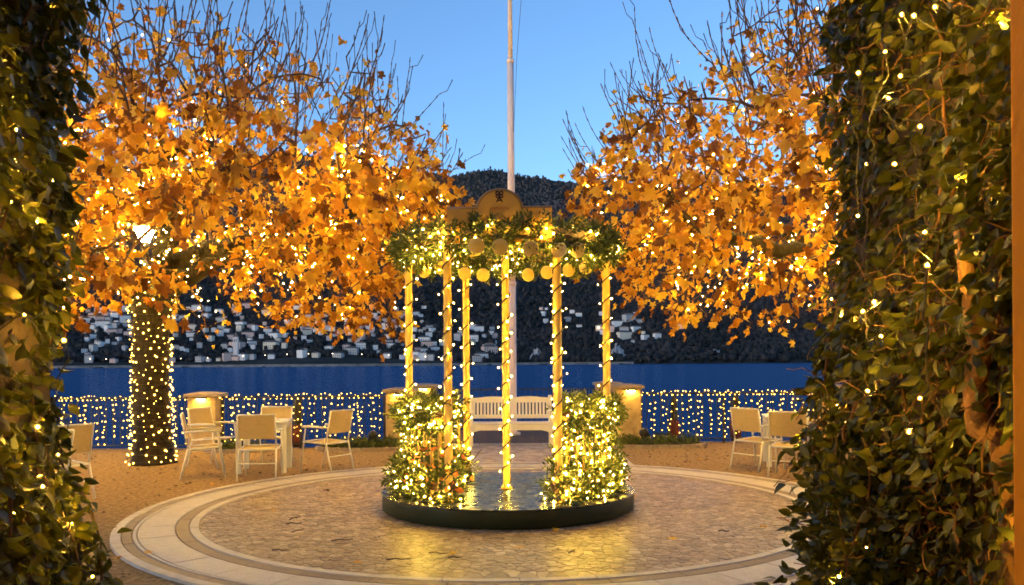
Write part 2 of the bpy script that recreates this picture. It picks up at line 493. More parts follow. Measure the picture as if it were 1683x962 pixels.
def ovate(curl, fold, w=0.42):
    """plain pointed leaf, 1 long"""
    ys = [0, .18, .42, .70, .90, 1.0]
    ws = [.03, .30, .5, .40, .17, 0]
    vs = []
    for y, q in zip(ys, ws):
        zc = -curl * y * y
        vs += [(-q * w, y, zc + fold * q), (0, y, zc), (q * w, y, zc + fold * q)]
    fs = []
    for i in range(5):
        a, b = i * 3, i * 3 + 3
        fs += [(a, a + 1, b + 1), (a, b + 1, b), (a + 1, a + 2, b + 2), (a + 1, b + 2, b + 1)]
    return np.array(vs, float), np.array(fs)


def sprig(seed, n=13, w=.16):
    r = random.Random(seed)
    V, Fc, base = [], [], 0
    for i in range(n):
        t = i / n
        a = i * 2.4 + r.uniform(-.3, .3)
        out = Vector((math.cos(a), .55 + .7 * t, math.sin(a))).normalized()
        o = Vector((0, t * .75, 0))
        side = out.cross(Vector((r.uniform(-1, 1), r.uniform(-1, 1), r.uniform(-1, 1)))).normalized()
        L = .46 * (1 - .35 * t) * r.uniform(.8, 1.2)
        V += [o, o + out * L * .5 + side * w * L, o + out * L, o + out * L * .5 - side * w * L]
        Fc += [(base, base + 1, base + 2), (base, base + 2, base + 3)]
        base += 4
    return np.array([tuple(p) for p in V], float), np.array(Fc)


PLANE = [palmate(random.uniform(-.2, 1.3), random.uniform(-.5, .8), random.uniform(.03, .16), i, random.uniform(.5, 1.05)) for i in range(16)]
OVATE = [ovate(random.uniform(-.1, .6), random.uniform(.05, .5), random.uniform(.48, .66)) for i in range(6)]
SPRIG = [sprig(i) for i in range(7)]
FERN = [sprig(40 + i, 16, .11) for i in range(5)]
PLANE_ME = [np_mesh('leaf', v, f, M['leaf']) for v, f in PLANE]
IVY_ME = [np_mesh('leaf', v, f, M['ivy']) for v, f in OVATE]
SPRIG_ME = [np_mesh('sprig', v, f, M['sprig']) for v, f in SPRIG]

#@@SETTING
# ------------------------------------------------------------------ the setting: terrace, plaza, path, lake, hills
PC = Vector((-0.05, 9.13, 0.0))          # centre of the plaza and of the gazebo
LAKE_Z = -2.6
FL, FR, FC = 15.4, 16.0, 19.0            # depth of the left, right and centre railings

mb = MB()
pts = [(-26, -8), (26, -8), (26, FR + .35), (2.5, FR + .35), (2.5, FC + .35), (-2.5, FC + .35), (-2.5, FL + .35), (-26, FL + .35)]
mb.add([(x, y, 0) for x, y in pts] + [(x, y, -4) for x, y in pts], [tuple(range(8))] + [(i, i + 8, (i + 1) % 8 + 8, (i + 1) % 8) for i in range(8)])
terrace = tag(mb.build('terrace_ground', M['gravel']), 'brown gravel terrace ground beside the lake', kind='structure')

lake = MB()
lake.add([(-4000, 10, 0), (4000, 10, 0), (4000, 1800, 0), (-4000, 1800, 0)], [(0, 1, 2, 3)])
lake = tag(lake.build('lake', M['water'], loc=(0, 0, LAKE_Z)), 'calm deep blue lake water', kind='structure')

# the round plaza
plaza_base = MB()
plaza_base.lathe([(3.85, -0.02), (3.85, 0.004)], 96)
plaza = tag(plaza_base.build('plaza', M['mortar'], loc=PC), 'round paved plaza of broken stone pieces ringed by pale slabs', kind='structure')


def ring_pieces(r0, r1, n, mat, z, off=0.0, gap=0.006, name='ring_slab'):
    da = 2 * math.pi / n
    g = gap / ((r0 + r1) / 2)
    m = MB()
    k = 5
    a0, a1 = g / 2, da - g / 2
    ang = [a0 + (a1 - a0) * i / (k - 1) for i in range(k)]
    e = 0.004
    lo = [(r0 + gap / 2, a, 0) for a in ang] + [(r1 - gap / 2, a, 0) for a in reversed(ang)]
    top = [(r0 + gap / 2 + e, a, z) for a in ang] + [(r1 - gap / 2 - e, a, z) for a in reversed(ang)]
    vs = [(r * math.cos(a), r * math.sin(a), q) for r, a, q in lo + top]
    N = len(lo)
    m.add(vs, [tuple(range(N, 2 * N))] + [(i, (i + 1) % N, N + (i + 1) % N, N + i) for i in range(N)])
    me = m.mesh(name, mat)
    for i in range(n):
        th = off + i * da
        tilt = random.uniform(-.0015, .0015)
        c = math.cos(th + da / 2), math.sin(th + da / 2)
        link(name, me, plaza, (0, 0, random.uniform(-.0012, .0012)), (0, 0, th))


ring_pieces(3.775, 3.87, 42, M['pale_slab'], .024, .02, name='kerb_stone')
ring_pieces(3.685, 3.775, 42, M['dark_slab'], .017, .07, name='brown_slab')
ring_pieces(3.645, 3.685, 30, M['pale_slab'], .020, .11, name='thin_slab')
ring_pieces(3.32, 3.645, 40, M['pale_slab'], .018, .0, .008, name='ring_slab')
ring_pieces(3.20, 3.32, 36, M['dark_slab'], .016, .05, name='brown_slab')
ring_pieces(3.11, 3.20, 36, M['pale_slab'], .022, .03, name='kerb_stone')


def voronoi_cells(r_in, r_out, s):
    n = int(r_out / s) + 2
    P0 = {}
    for i in range(-n, n + 1):
        for j in range(-n, n + 1):
            P0[i, j] = ((i + .5 * (j % 2) + random.uniform(-.48, .48)) * s * 1.12, (j + random.uniform(-.48, .48)) * s * .9)
    cells = []
    for (i, j), p in P0.items():
        rr = math.hypot(*p)
        if rr < r_in - s or rr > r_out + s: continue
        poly = [(p[0] + a * s * 2, p[1] + b * s * 2) for a, b in ((-1, -1), (1, -1), (1, 1), (-1, 1))]
        for di in range(-2, 3):
            for dj in range(-2, 3):
                if (di or dj) and (i + di, j + dj) in P0:
                    q = P0[i + di, j + dj]
                    nx, ny = q[0] - p[0], q[1] - p[1]
                    L = math.hypot(nx, ny)
                    if L < 1e-6: continue
                    nx /= L; ny /= L
                    dd = nx * (p[0] + q[0]) / 2 + ny * (p[1] + q[1]) / 2 - .0022
                    out = []
                    for k in range(len(poly)):
                        a, b = poly[k], poly[(k + 1) % len(poly)]
                        da_, db_ = nx * a[0] + ny * a[1] - dd, nx * b[0] + ny * b[1] - dd
                        if da_ <= 0: out.append(a)
                        if da_ * db_ < 0:
                            t = da_ / (da_ - db_)
                            out.append((a[0] + t * (b[0] - a[0]), a[1] + t * (b[1] - a[1])))
                    poly = out
                    if len(poly) < 3: break
            if len(poly) < 3: break
        if len(poly) < 3: continue
        poly2 = []
        for (x, y) in poly:
            q = math.hypot(x, y)
            if q > r_out: x, y = x * r_out / q, y * r_out / q
            poly2.append((x, y))
        cx, cy_ = sum(a for a, b in poly2) / len(poly2), sum(b for a, b in poly2) / len(poly2)
        if math.hypot(cx, cy_) < r_in: continue
        cells.append((cx, cy_, poly2))
    return cells


def stone_into(m, cx, cy_, poly, ox, oy):
    h = .0045 + random.uniform(-.0015, .002)
    sx, sy = random.uniform(-.014, .014), random.uniform(-.014, .014)
    lo = [(x - ox, y - oy, 0.0) for x, y in poly]
    top = []
    for x, y in poly:
        dx, dy = cx - x, cy_ - y
        L = math.hypot(dx, dy) or 1
        x2, y2 = x + dx / L * .004, y + dy / L * .004
        top.append((x2 - ox, y2 - oy, h + (x2 - cx) * sx + (y2 - cy_) * sy))
    N = len(poly)
    m.add(lo + top, [tuple(range(N, 2 * N))] + [(i, (i + 1) % N, N + (i + 1) % N, N + i) for i in range(N)])


cells = voronoi_cells(1.2, 3.11, 0.075)
vis = []
for c in cells:
    px, py = to_px((c[0] + PC.x, c[1] + PC.y, 0.01))
    seen = c[1] < 1.0 and 170 < px < 1330 and py < 975 and not (math.hypot(c[0], c[1]) < 1.36)
    vis.append((0 if seen else 1, c[1] + PC.y, c))
vis.sort(key=lambda q: (q[0], q[1]))
for q in vis[:300]:
    cx, cy_, poly = q[2]
    m = MB(); stone_into(m, cx, cy_, poly, cx, cy_)
    m.build('stone', M['stone'], plaza, loc=(cx, cy_, 0.002))
m = MB()
for q in vis[300:]:
    cx, cy_, poly = q[2]
    stone_into(m, cx, cy_, poly, 0, 0)
tag(m.build('stone_field', M['stone'], plaza, loc=(0, 0, 0.002)), kind='stuff')

# path from the plaza to the lookout
path = MB()
path.add([(-1.72, 12.3, .004), (1.66, 12.3, .004), (1.66, 15.75, .004), (-1.72, 15.75, .004)], [(0, 1, 2, 3)])
path = tag(path.build('path', M['path']), 'pinkish paved path running from the plaza to the lookout', kind='structure')
kerb_me = MB().box((0, 0, .012), (.12, .62, .03)).mesh('kerb_stone', M['pale_slab'])
for sx in (-1.78, 1.72):
    for k in range(5):
        link('kerb_stone', kerb_me, path, (sx, 12.72 + k * .63, 0))
kerb_me2 = MB().box((0, 0, .012), (.56, .16, .03)).mesh('kerb_stone', M['pale_slab'])
for k in range(6):
    link('kerb_stone', kerb_me2, path, (-1.48 + k * .575, 15.86, 0))
lookout = MB()
lookout.add([(-2.3, 15.95, .005), (2.3, 15.95, .005), (2.3, 19.2, .005), (-2.3, 19.2, .005)], [(0, 1, 2, 3)])
tag(lookout.build('lookout_ground', M['soil']), 'bare earth ground of the lookout behind the bench', kind='structure')

# hills on the far shore
SHORE = 1100.0


def vnoise(x, y, s):
    x, y = np.asarray(x, float) / s, np.asarray(y, float) / s
    xi, yi = np.floor(x), np.floor(y)
    fx, fy = x - xi, y - yi
    fx, fy = fx * fx * (3 - 2 * fx), fy * fy * (3 - 2 * fy)

    def h(a, b):
        v = np.sin(a * 127.1 + b * 311.7) * 43758.5453
        return v - np.floor(v)
    return (h(xi, yi) * (1 - fx) + h(xi + 1, yi) * fx) * (1 - fy) + (h(xi, yi + 1) * (1 - fx) + h(xi + 1, yi + 1) * fx) * fy


RIDGE_X = np.array([-3000, -1600, -1100, -700, -350, -180, -75, 30, 170, 320, 600, 1000, 1600, 3000], float)
RIDGE_A = np.array([.17, .215, .235, .242, .226, .2195, .2285, .2195, .2125, .213, .205, .195, .17, .12])
RIDGE_Y = 2600.0


def height(X, Y):
    X = np.asarray(X, float); Y = np.asarray(Y, float)
    shore = SHORE + 30 * np.sin(X / 210.0) + 18 * np.sin(X / 77.0 + 1)
    t = np.clip((Y - shore) / (RIDGE_Y - shore), 0, 1.6)
    top = np.interp(X * RIDGE_Y / np.maximum(Y, 500), RIDGE_X, RIDGE_A) * RIDGE_Y
    right = 1 / (1 + np.exp(-(X / Y * RIDGE_Y - 380) / 120))                 # steeper banks on the right
    prof = (.30 + .22 * right) * t + (.70 - .22 * right) * t ** 1.7
    prof = np.where(t > 1, 1 - 1.2 * (t - 1), prof)
    z = top * prof
    amp = np.clip(t * 3.0, 0, 1) * np.clip((1.15 - t) * 5, 0.15, 1)
    z = z + amp * (46 * (vnoise(X, Y * .6, 330) - .5) + 22 * (vnoise(X, Y, 120) - .5) + 9 * (vnoise(X, Y, 45) - .5))
    return np.where(Y < shore, -4.0 + LAKE_Z, z + 1.2)


nx, ny = 260, 130
ux = np.linspace(-1, 1, nx); vy = np.linspace(0, 1, ny)
YY = 1040 + 2100 * vy ** 1.4
XX = ux[None, :] * (YY[:, None] * 0.95)
YG = np.repeat(YY[:, None], nx, 1)
ZG = height(XX, YG)
V = np.stack([XX, YG, ZG], -1).reshape(-1, 3)
ii = (np.arange(ny - 1)[:, None] * nx + np.arange(nx - 1)[None, :]).ravel()
Fq = np.stack([ii, ii + 1, ii + nx + 1, ii + nx], 1)
hills = tag(link('hills', np_mesh('hills', V, Fq, M['hill'], True)), 'dark wooded mountainside across the lake', kind='structure')

# pale rock faces by the water
def rock_face(px0, px1, py0, py1, label):
    d = SHORE + 48
    a, b = P(px0, 597, d), P(px1, 597, d)
    n1, n2 = 12, 8
    vs, fs = [], []
    for j in range(n2):
        for i in range(n1):
            t, q = i / (n1 - 1), j / (n2 - 1)
            top = P(0, py0 + (py1 - py0) * .0, d).z * (.55 + .45 * math.sin(math.pi * min(1, max(0, t + random.uniform(-.07, .07))))) + random.uniform(-2, 2)
            x = a.x + (b.x - a.x) * (t + (.5 - t) * q * .45) + random.uniform(-2, 2)
            vs.append((x, d + q * 26 + random.uniform(-3, 3), -3 + (top + 3) * q))
    for j in range(n2 - 1):
        for i in range(n1 - 1):
            k = j * n1 + i
            fs.append((k, k + 1, k + n1 + 1, k + n1))
    # a back so that the crag is solid
    b0 = len(vs)
    for i in range(n1):
        p = vs[(n2 - 1) * n1 + i]; vs.append((p[0], d + 60, -3))
    for i in range(n1 - 1):
        k = (n2 - 1) * n1 + i
        fs.append((k, k + 1, b0 + i + 1, b0 + i))
    tag(MB().add(vs, fs).build('rock_face', M['rock']), label, 'rock', 'pale crags on the far shore')


rock_face(998, 1036, 572, 597, 'pale crag at the far waterline right of the gazebo columns')
rock_face(868, 898, 578, 597, 'small pale crag at the far waterline between gazebo columns')
rock_face(1168, 1200, 580, 597, 'dim pale crag at the far waterline below the right tree')


# houses on the far shore ------------------------------------------------------------
def house_mesh(w, d, h):
    return {t: MB().box((0, 0, h / 2 - 2), (w, d, h + 4)).mesh('house', m) for t, m in TINT.items()}


def roof_mesh(w, d, h, rh, hip):
    o = .5
    x, y = w / 2 + o, d / 2 + o
    k = hip * min(x, y)
    vs = [(-x, -y, h), (x, -y, h), (x, y, h), (-x, y, h), (-x + k, 0, h + rh), (x - k, 0, h + rh)]
    return {t: MB().add(vs, [(0, 1, 5, 4), (1, 2, 5), (2, 3, 4, 5), (3, 0, 4), (3, 2, 1, 0)]).mesh('roof', m) for t, m in ROOFS.items()}


HOUSES = []
HOUSE_POS = []
TINT = {}
for nm, c in (('white', (.80, .72, .66)), ('cream', (.76, .62, .47)), ('pinkish', (.72, .48, .39)), ('grey', (.48, .43, .40))):
    TINT[nm] = pmat('house_' + nm, [(.3, tuple(q * .93 for q in c)), (.7, c)], .6, 5, .85)
ROOFS = {}
for nm, c in (('dark', (.10, .085, .08)), ('brown', (.24, .14, .10))):
    ROOFS[nm] = pmat('roof_' + nm, [(.3, tuple(q * .8 for q in c)), (.7, c)], .8, 6, .9)
for (w, d, h, rh, hip) in [(11, 9, 6.5, 2.4, .9), (14, 10, 8.5, 2.6, .9), (9, 8, 5.5, 2.2, 0.0), (18, 10, 8, 2.6, .8), (10, 9, 9.5, 2.2, 1.0), (22, 11, 10, 3.0, .8), (8, 8, 7, 2.0, .95), (13, 9, 5, 2.0, 0.0)]:
    wins = []
    nf, nc = max(1, int(h / 3.0)), max(2, int(w / 3.2))
    for f_ in range(nf):
        for c_ in range(nc):
            wins.append((-w / 2 + w * (c_ + .5) / nc, -d / 2 - .02, 1.6 + f_ * 3.0))
    HOUSES.append((house_mesh(w, d, h), roof_mesh(w, d, h, rh, hip), wins, w))
WIN_ME = MB().box((0, 0, 0), (1.1, .12, 1.6)).mesh('window', M['house_glass'])


def ray_ground(px, py):
    a = P(px, py, 1.0); b = P(px, py, 2.0)
    dirv = b - a
    ds = np.arange(1110, 2500, 6.0)
    z = a.z + dirv.z * (ds - 1); x = a.x + dirv.x * (ds - 1)
    hgt = height(x, ds)
    k = np.where(hgt >= z)[0]
    if not len(k): return None
    k = k[0]
    return Vector((x[k], ds[k], hgt[k]))


def place_words(px):
    for lim, w in ((180, 'beside the left ivy'), (222, 'left of the trunk'), (300, 'right of the trunk'), (350, 'above the left pier'), (410, 'above the front chair'), (480, 'above the left table'),
                   (560, 'above the right chair'), (620, 'under the left crown'), (670, 'left of the gazebo'), (735, 'behind the left columns'), (762, 'between two left columns'), (830, 'left of the flagpole'),
                   (905, 'right of the flagpole'), (990, 'behind the right columns'), (1075, 'right of the gazebo')):
        if px < lim: return w
    return 'under the right tree'


def put_house(px, py, big=None):
    p = ray_ground(px, py)
    if p is None: return
    for hp in HOUSE_POS:
        if abs(hp[0] - p.x) < 9 and abs(hp[1] - p.y) < 14: return
    HOUSE_POS.append((p.x, p.y))
    k = random.randrange(len(HOUSES)) if big is None else big
    hms, rms, wins, w = HOUSES[k]
    row = 'by the far water' if py > 588 else ('low across the lake' if py > 562 else ('mid-slope across the lake' if py > 525 else 'high across the lake'))
    size = 'small' if w < 10 else ('long' if w > 15 else '')
    tint = random.choice(['white', 'white', 'white', 'cream', 'pinkish', 'grey'])
    rf = random.choice(['dark', 'brown'])
    s = random.uniform(.58, 1.0)
    o = link('house', hms[tint], None, (p.x, p.y, p.z), (0, 0, random.uniform(-.6, .6)), (s, s, s))
    tag(o, f'{size} {tint} {rf}-roofed house {row}, {place_words(px)}'.strip(), 'house', 'houses of the village across the lake')
    link('roof', rms[rf], o)
    if w > 10 and py > 560:
        for wp in wins[:14]:
            link('window', WIN_ME, o, wp)


rs = random.Random(11)
for k in range(75): put_house(rs.uniform(135, 230), rs.triangular(500, 595, 535))
for k in range(230): put_house(rs.uniform(280, 705), rs.triangular(498, 596, 545))
for k in range(26): put_house(rs.uniform(700, 840), rs.triangular(530, 596, 560))
for k in range(12): put_house(rs.uniform(862, 960), rs.uniform(505, 540))
for k in range(16): put_house(rs.uniform(985, 1060), rs.uniform(515, 570))
for (x, y) in ((1048, 532), (1052, 530), (1118, 541), (1125, 542), (896, 532), (933, 533), (1060, 559), (1080, 557)): put_house(x, y, 1)
for k in range(34):
    x = rs.uniform(140, 790)
    put_house(x, rs.uniform(592, 597.5) + .006 * (841 - x), rs.choice([0, 1, 2, 4, 6, 7]))
put_house(330, 592, 5); put_house(388, 594, 3); put_house(682, 589, 5); put_house(520, 592, 3)
# far wood: one mass of crowns
N = 62000
v = rng.random(N) ** 1.1
Yf = 1112 + 1540 * v
Xf = (rng.random(N) * 2 - 1) * Yf * .70
Zf = height(Xf, Yf)
keep = Zf > 1.0
dens = vnoise(Xf, Yf, 90)
keep &= (rng.random(N) < .45 + .8 * dens)
town = np.exp(-(((Xf / Yf * 1400 + 841 - 380) / 260) ** 2)) * (Yf < 1560)
keep &= rng.random(N) > town * .15
for hp in HOUSE_POS:                       # no crowns right in front of a house
    keep &= ~((np.abs(Xf - hp[0] * Yf / hp[1]) < 6.5) & (Yf - hp[1] < 4) & (Yf - hp[1] > -24))
Xf, Yf, Zf = Xf[keep], Yf[keep], Zf[keep]
n = len(Xf)
s = rng.uniform(1.6, 4.0, n) * (1 + .35 * (rng.random(n) < .06))
V = ICO_V[None] * (1 + 1.15 * (rng.random((n, 12, 1)) - .5)) * s[:, None, None] * (np.array([1, 1, 1.1]) + np.array([.5, .5, 1.1]) * (rng.random((n, 1, 3)) - .3))
V = V + np.stack([Xf, Yf, Zf + s * .55], 1)[:, None, :]
Ff = (ICO_F[None] + (np.arange(n) * 12)[:, None, None]).reshape(-1, 3)
tag(link('far_wood', np_mesh('far_wood', V.reshape(-1, 3), Ff, M['forest'], False)), 'dark wood covering the mountainside across the lake', 'wood', kind='stuff')

# church tower
ct = P(388, 592, 1180)
g = ray_ground(388, 588)
church = empty('church_tower', (g.x, g.y, g.z), 0, 'slender pale church tower near the far waterline above the white chairs', 'church')
MB().box((0, 0, 12), (6, 6, 30)).build('tower', M['house'], church)
MB().add([(-3.4, -3.4, 27), (3.4, -3.4, 27), (3.4, 3.4, 27), (-3.4, 3.4, 27), (0, 0, 34)], [(0, 1, 4), (1, 2, 4), (2, 3, 4), (3, 0, 4), (3, 2, 1, 0)]).build('spire', M['roof'], church)
for sx in (-1, 1): MB().box((sx * 1.2, -3.03, 22), (1.1, .2, 3.4)).build('belfry_opening', M['house_glass'], church)
# lamps along the far promenade
for k, px in enumerate((152, 178, 300, 344, 402, 438, 474, 509, 548, 596, 640, 700, 722, 790)):
    g = ray_ground(px, 594 + .006 * (841 - px))
    if g is None: continue
    o = empty('promenade_lamp', (g.x, g.y - 6, g.z - .5), 0, f'tiny glowing lamp on the far promenade, {place_words(px)}', 'street lamp', 'lamps along the far promenade')
    MB().tube([(0, 0, -1), (0, 0, 4.6)], .12, 6).build('post', M['iron'], o)
    MB().add(ICO_V * .42 + np.array([0, 0, 5.0]), ICO_F).build('globe', M['far_lamp'], o, True)
# shore promenade wall
q = MB()
xs = np.linspace(-760, 160, 60)
for a, b in zip(xs[:-1], xs[1:]):
    ya, yb = [SHORE + 30 * math.sin(x / 210.0) + 18 * math.sin(x / 77.0 + 1) - 2 for x in (a, b)]
    q.add([(a, ya, LAKE_Z - 1), (b, yb, LAKE_Z - 1), (b, yb, .6), (a, ya, .6), (b, yb + 8, .6), (a, ya + 8, .6)], [(0, 1, 2, 3), (3, 2, 4, 5)])
tag(q.build('shore_wall', M['quay']), 'low pale quay wall along the far waterline', 'wall')

#@@TREES
# ------------------------------------------------------------------ plane trees
def colonize(seeds, attr, step=.2, di=1.5, dk=.27, iters=80, grav=0.0):
    """seeds: list of (pos, parent index). returns positions and parents"""
    pos = [np.array(p, float) for p, _ in seeds]; par = [q for _, q in seeds]
    A = np.array(attr, float)
    alive = np.ones(len(A), bool)
    best = np.full(len(A), 1e9); bi = np.zeros(len(A), int)
    new = list(range(len(pos)))
    for it in range(iters):
        NP = np.array([pos[i] for i in new])
        d = np.linalg.norm(A[:, None, :] - NP[None], axis=2)
        k = d.argmin(1); dm = d[np.arange(len(A)), k]
        up = dm < best
        best[up] = dm[up]; bi[up] = np.array(new)[k[up]]
        alive &= best > dk
        act = np.where(alive & (best < di + (0 if it > 6 else 1.0)))[0]
        if not len(act): break
        acc = {}
        for a in act:
            n = bi[a]
            v = A[a] - pos[n]; v /= np.linalg.norm(v)
            acc[n] = acc.get(n, 0) + v
        new = []
        for n, v in acc.items():
            v = v + rng.normal(0, .22, 3) + np.array([0, 0, grav])
            L = np.linalg.norm(v)
            if L < .15: continue
            p = pos[n] + v / L * step
            pos.append(p); par.append(n); new.append(len(pos) - 1)
        if not new: break
    return np.array(pos), np.array(par)


def build_tree(root_xy, trunk_pts, trunk_r, limbs, env, n_attr, n_leaf, shoots, label, side, light_label, n_bulb, trunk_bulbs):
    tree = empty('plane_tree', (root_xy[0], root_xy[1], 0), 0, label, 'tree')
    o0 = np.array([root_xy[0], root_xy[1], 0.0])
    # trunk with a knobbly outline
    m = MB()
    n_s, rows = 20, len(trunk_pts)
    ring = []
    for i, (p, r_) in enumerate(zip(trunk_pts, trunk_r)):
        for k in range(n_s):
            a = 2 * math.pi * k / n_s
            q = r_ * (1 + .07 * math.sin(3 * a + i * .7) + .05 * math.sin(5 * a - i) + random.uniform(-.03, .03))
            ring.append((p[0] - o0[0] + q * math.cos(a), p[1] - o0[1] + q * math.sin(a), p[2]))
    fs = [(i * n_s + k, i * n_s + (k + 1) % n_s, (i + 1) * n_s + (k + 1) % n_s, (i + 1) * n_s + k) for i in range(rows - 1) for k in range(n_s)]
    fs.append(tuple((rows - 1) * n_s + k for k in range(n_s)))
    m.add(ring, fs).build('trunk', M['bark'], tree, True)
    # skeleton
    fork = np.array(trunk_pts[-1], float) - np.array([0, 0, .2])
    seeds = [(fork, -1)]
    limb_paths, heads = [], []
    for lp in limbs:
        prev = 0
        path = [fork]
        for q in lp:
            a = path[-1]
            b = np.array(q, float)
            ns = max(2, int(np.linalg.norm(b - a) / .24))
            for i in range(1, ns + 1):
                pp = a + (b - a) * i / ns + rng.normal(0, .03, 3)
                seeds.append((pp, prev)); prev = len(seeds) - 1
                path.append(pp)
        limb_paths.append(path); heads.append(path[-1])
    A = env(n_attr)
    pos, par = colonize(seeds, A)
    n = len(pos)
    kids = [[] for _ in range(n)]
    for i, p in enumerate(par):
        if p >= 0: kids[p].append(i)
    r2 = np.zeros(n)
    for i in range(n - 1, -1, -1):
        r2[i] = sum(r2[k] for k in kids[i]) if kids[i] else .0092 ** 2.3
    rad = r2 ** (1 / 2.3)
    rad = np.minimum(rad, .16)
    # limbs: one object each, thick and knobbly, ending in a pollard head
    for lp in limb_paths:
        m = MB()
        L = len(lp)
        m.tube([np.array(p) - o0 for p in lp], [max(.055, .17 - .11 * (i / L)) * random.uniform(.92, 1.1) for i in range(L)], 9)
        h = np.array(lp[-1]) - o0
        V = ICO_V * np.array([.17, .17, .14]) * (1 + .4 * (rng.random((12, 1)) - .5)) + h
        m.add(V, ICO_F)
        m.build('limb', M['bark'], tree, True)
    # branches and twigs of the crown
    nl = len(seeds)
    m = MB()
    done = set()
    for i in range(nl, n):
        p = par[i]
        if len(kids[p]) == 1 and p >= nl: continue
        chain = [p, i]
        while len(kids[chain[-1]]) == 1: chain.append(kids[chain[-1]][0])
        m.tube([pos[c] - o0 for c in chain], [max(.007, min(rad[c], .07)) for c in chain], 5 if rad[i] > .02 else 4, False)
    tag(m.build('branches', M['twig'], tree, True), kind='stuff')
    # bare upright shoots
    m = MB()
    up_idx = [i for i in range(nl, n) if shoots[1](pos[i])]
    random.shuffle(up_idx)
    tips = []
    for i in up_idx[:shoots[0]]:
        p = pos[i].copy()
        L = random.uniform(.2, .9)
        out = np.array([p[0] - o0[0], p[1] - o0[1], 0.0]); out /= max(.5, np.linalg.norm(out))
        d = np.array([0, 0, 1.0]) + out * random.uniform(.1, .9) + rng.normal(0, .3, 3)
        d /= np.linalg.norm(d)
        pts_, rr = [p], [.011]
        ns = int(L / .14) + 2
        for k in range(ns):
            d = d + np.array([0, 0, .07]) + rng.normal(0, .05, 3); d /= np.linalg.norm(d)
            pts_.append(pts_[-1] + d * .065); rr.append(.0075 - .002 * k / ns)
            pts_.append(pts_[-1] + d * .02); rr.append(.0125 - .003 * k / ns)
            pts_.append(pts_[-1] + d * .055); rr.append(.0065 - .002 * k / ns)
            if k > 0 and random.random() < .24:
                e = d + rng.normal(0, .5, 3); e /= np.linalg.norm(e)
                b0 = pts_[-1]
                m.tube([b0 - o0, b0 + e * .12 - o0, b0 + e * .2 + np.array([0, 0, .12]) - o0], [.006, .005, .007], 4)
        m.tube([q - o0 for q in pts_], rr, 4)
        tips.append(pts_)
    tag(m.build('shoots', M['twig'], tree, True), kind='stuff')
    # leaves
    wood = [i for i in range(nl, n) if rad[i] < .03]
    wts = np.array([env.leaf_weight(pos[i]) for i in wood])
    pick = rng.choice(len(wood), n_leaf, p=wts / wts.sum())
    base = pos[np.array(wood)[pick]] + rng.normal(0, .13, (n_leaf, 3))
    d = rng.normal(0, .5, (n_leaf, 3)) + np.array([0, 0, -.95])
    ctr = np.array([env.c[0], env.c[1], 0])
    d[:, :2] += .35 * (base - ctr)[:, :2] / 3.0
    sz = rng.uniform(.085, .215, n_leaf) * env.size
    hi = base[:, 2] > 4.6
    sz[hi] *= .75
    sz *= np.where(base[:, 1] < 10.8, 1.18, 1.0)
    rolls = rng.uniform(-math.pi, math.pi, n_leaf)
    score = sz / base[:, 1] * np.where((base[:, 2] - EYE) / base[:, 1] < .42, 1, .1)
    pxs = np.array([to_px(b)[0] for b in base])
    score *= np.where((pxs > 150) & (pxs < 1345), 1, .1)
    # a gap in the leaves round the street lamp head
    lampd = np.abs(base[:, 0] + 6.0 * base[:, 1] / 13.9) + np.abs(base[:, 2] - (EYE + 2.05 * base[:, 1] / 13.9))
    # the nearest of the crown are picked apart one by one
    order = np.argsort(-score)
    order = order[lampd[order] > .34]
    big, rest = order[:300], order[300:]
    pieces('leaf', PLANE, PLANE_ME, base[big] - o0, d[big], rolls[big], sz[big], tree)
    scatter('foliage', PLANE, base[rest] - o0, d[rest], rolls[rest], sz[rest], M['leaf'], tree)
    # light string in the crown
    sl = empty('string_lights', (root_xy[0], root_xy[1], 0), 0, light_label, 'string lights')
    cand = [i for i in range(n) if rad[i] > .0095 or i < nl]
    w = np.array([env.bulb_weight(pos[i]) for i in cand])
    pk = rng.choice(len(cand), n_bulb, p=w / w.sum())
    bp = pos[np.array(cand)[pk]] + rng.normal(0, .09, (n_bulb, 3)) - o0
    bulbs('bulbs', bp, .0062, M['bulb'], sl)
    m = MB()
    for lp in limb_paths:
        pts_ = []
        for i in range(0, (len(lp) - 1) * 6):
            q = lp[i // 6] + (lp[i // 6 + 1] - lp[i // 6]) * ((i % 6) / 6)
            a = i * .62
            pts_.append(q - o0 + np.array([math.cos(a) * .15 * .6, math.sin(a) * .15 * .6, math.sin(a + 1) * .15]))
        m.tube(pts_, .005, 4)
    m.build('cable', M['cable'], sl)
    if trunk_bulbs:
        bp = []
        m = MB()
        cab = []
        H = trunk_pts[-1][2]
        nturn = 26
        for k in range(trunk_bulbs):
            t = k / trunk_bulbs
            z = .03 + t * H
            rr = np.interp(z, [p[2] for p in trunk_pts], trunk_r)
            c0 = np.array([np.interp(z, [p[2] for p in trunk_pts], [p[0] for p in trunk_pts]), np.interp(z, [p[2] for p in trunk_pts], [p[1] for p in trunk_pts]), 0]) - o0
            a = -t * nturn * 2 * math.pi + random.uniform(-.2, .2)
            bp.append(c0 + np.array([(rr * 1.10 + .02) * math.cos(a), (rr * 1.10 + .02) * math.sin(a), z + random.uniform(-.05, .05)]))
            cab.append(c0 + np.array([(rr * 1.10 + .008) * math.cos(a), (rr * 1.10 + .008) * math.sin(a), z]))
        m.tube(cab, .005, 4)
        tl = empty('string_lights', (root_xy[0], root_xy[1], 0), 0, 'string of warm bulbs wound tightly round the left tree trunk', 'string lights')
        m.build('cable', M['cable'], tl)
        bulbs('bulbs', bp, .007, M['bulb_trunk'], tl)
    return tree


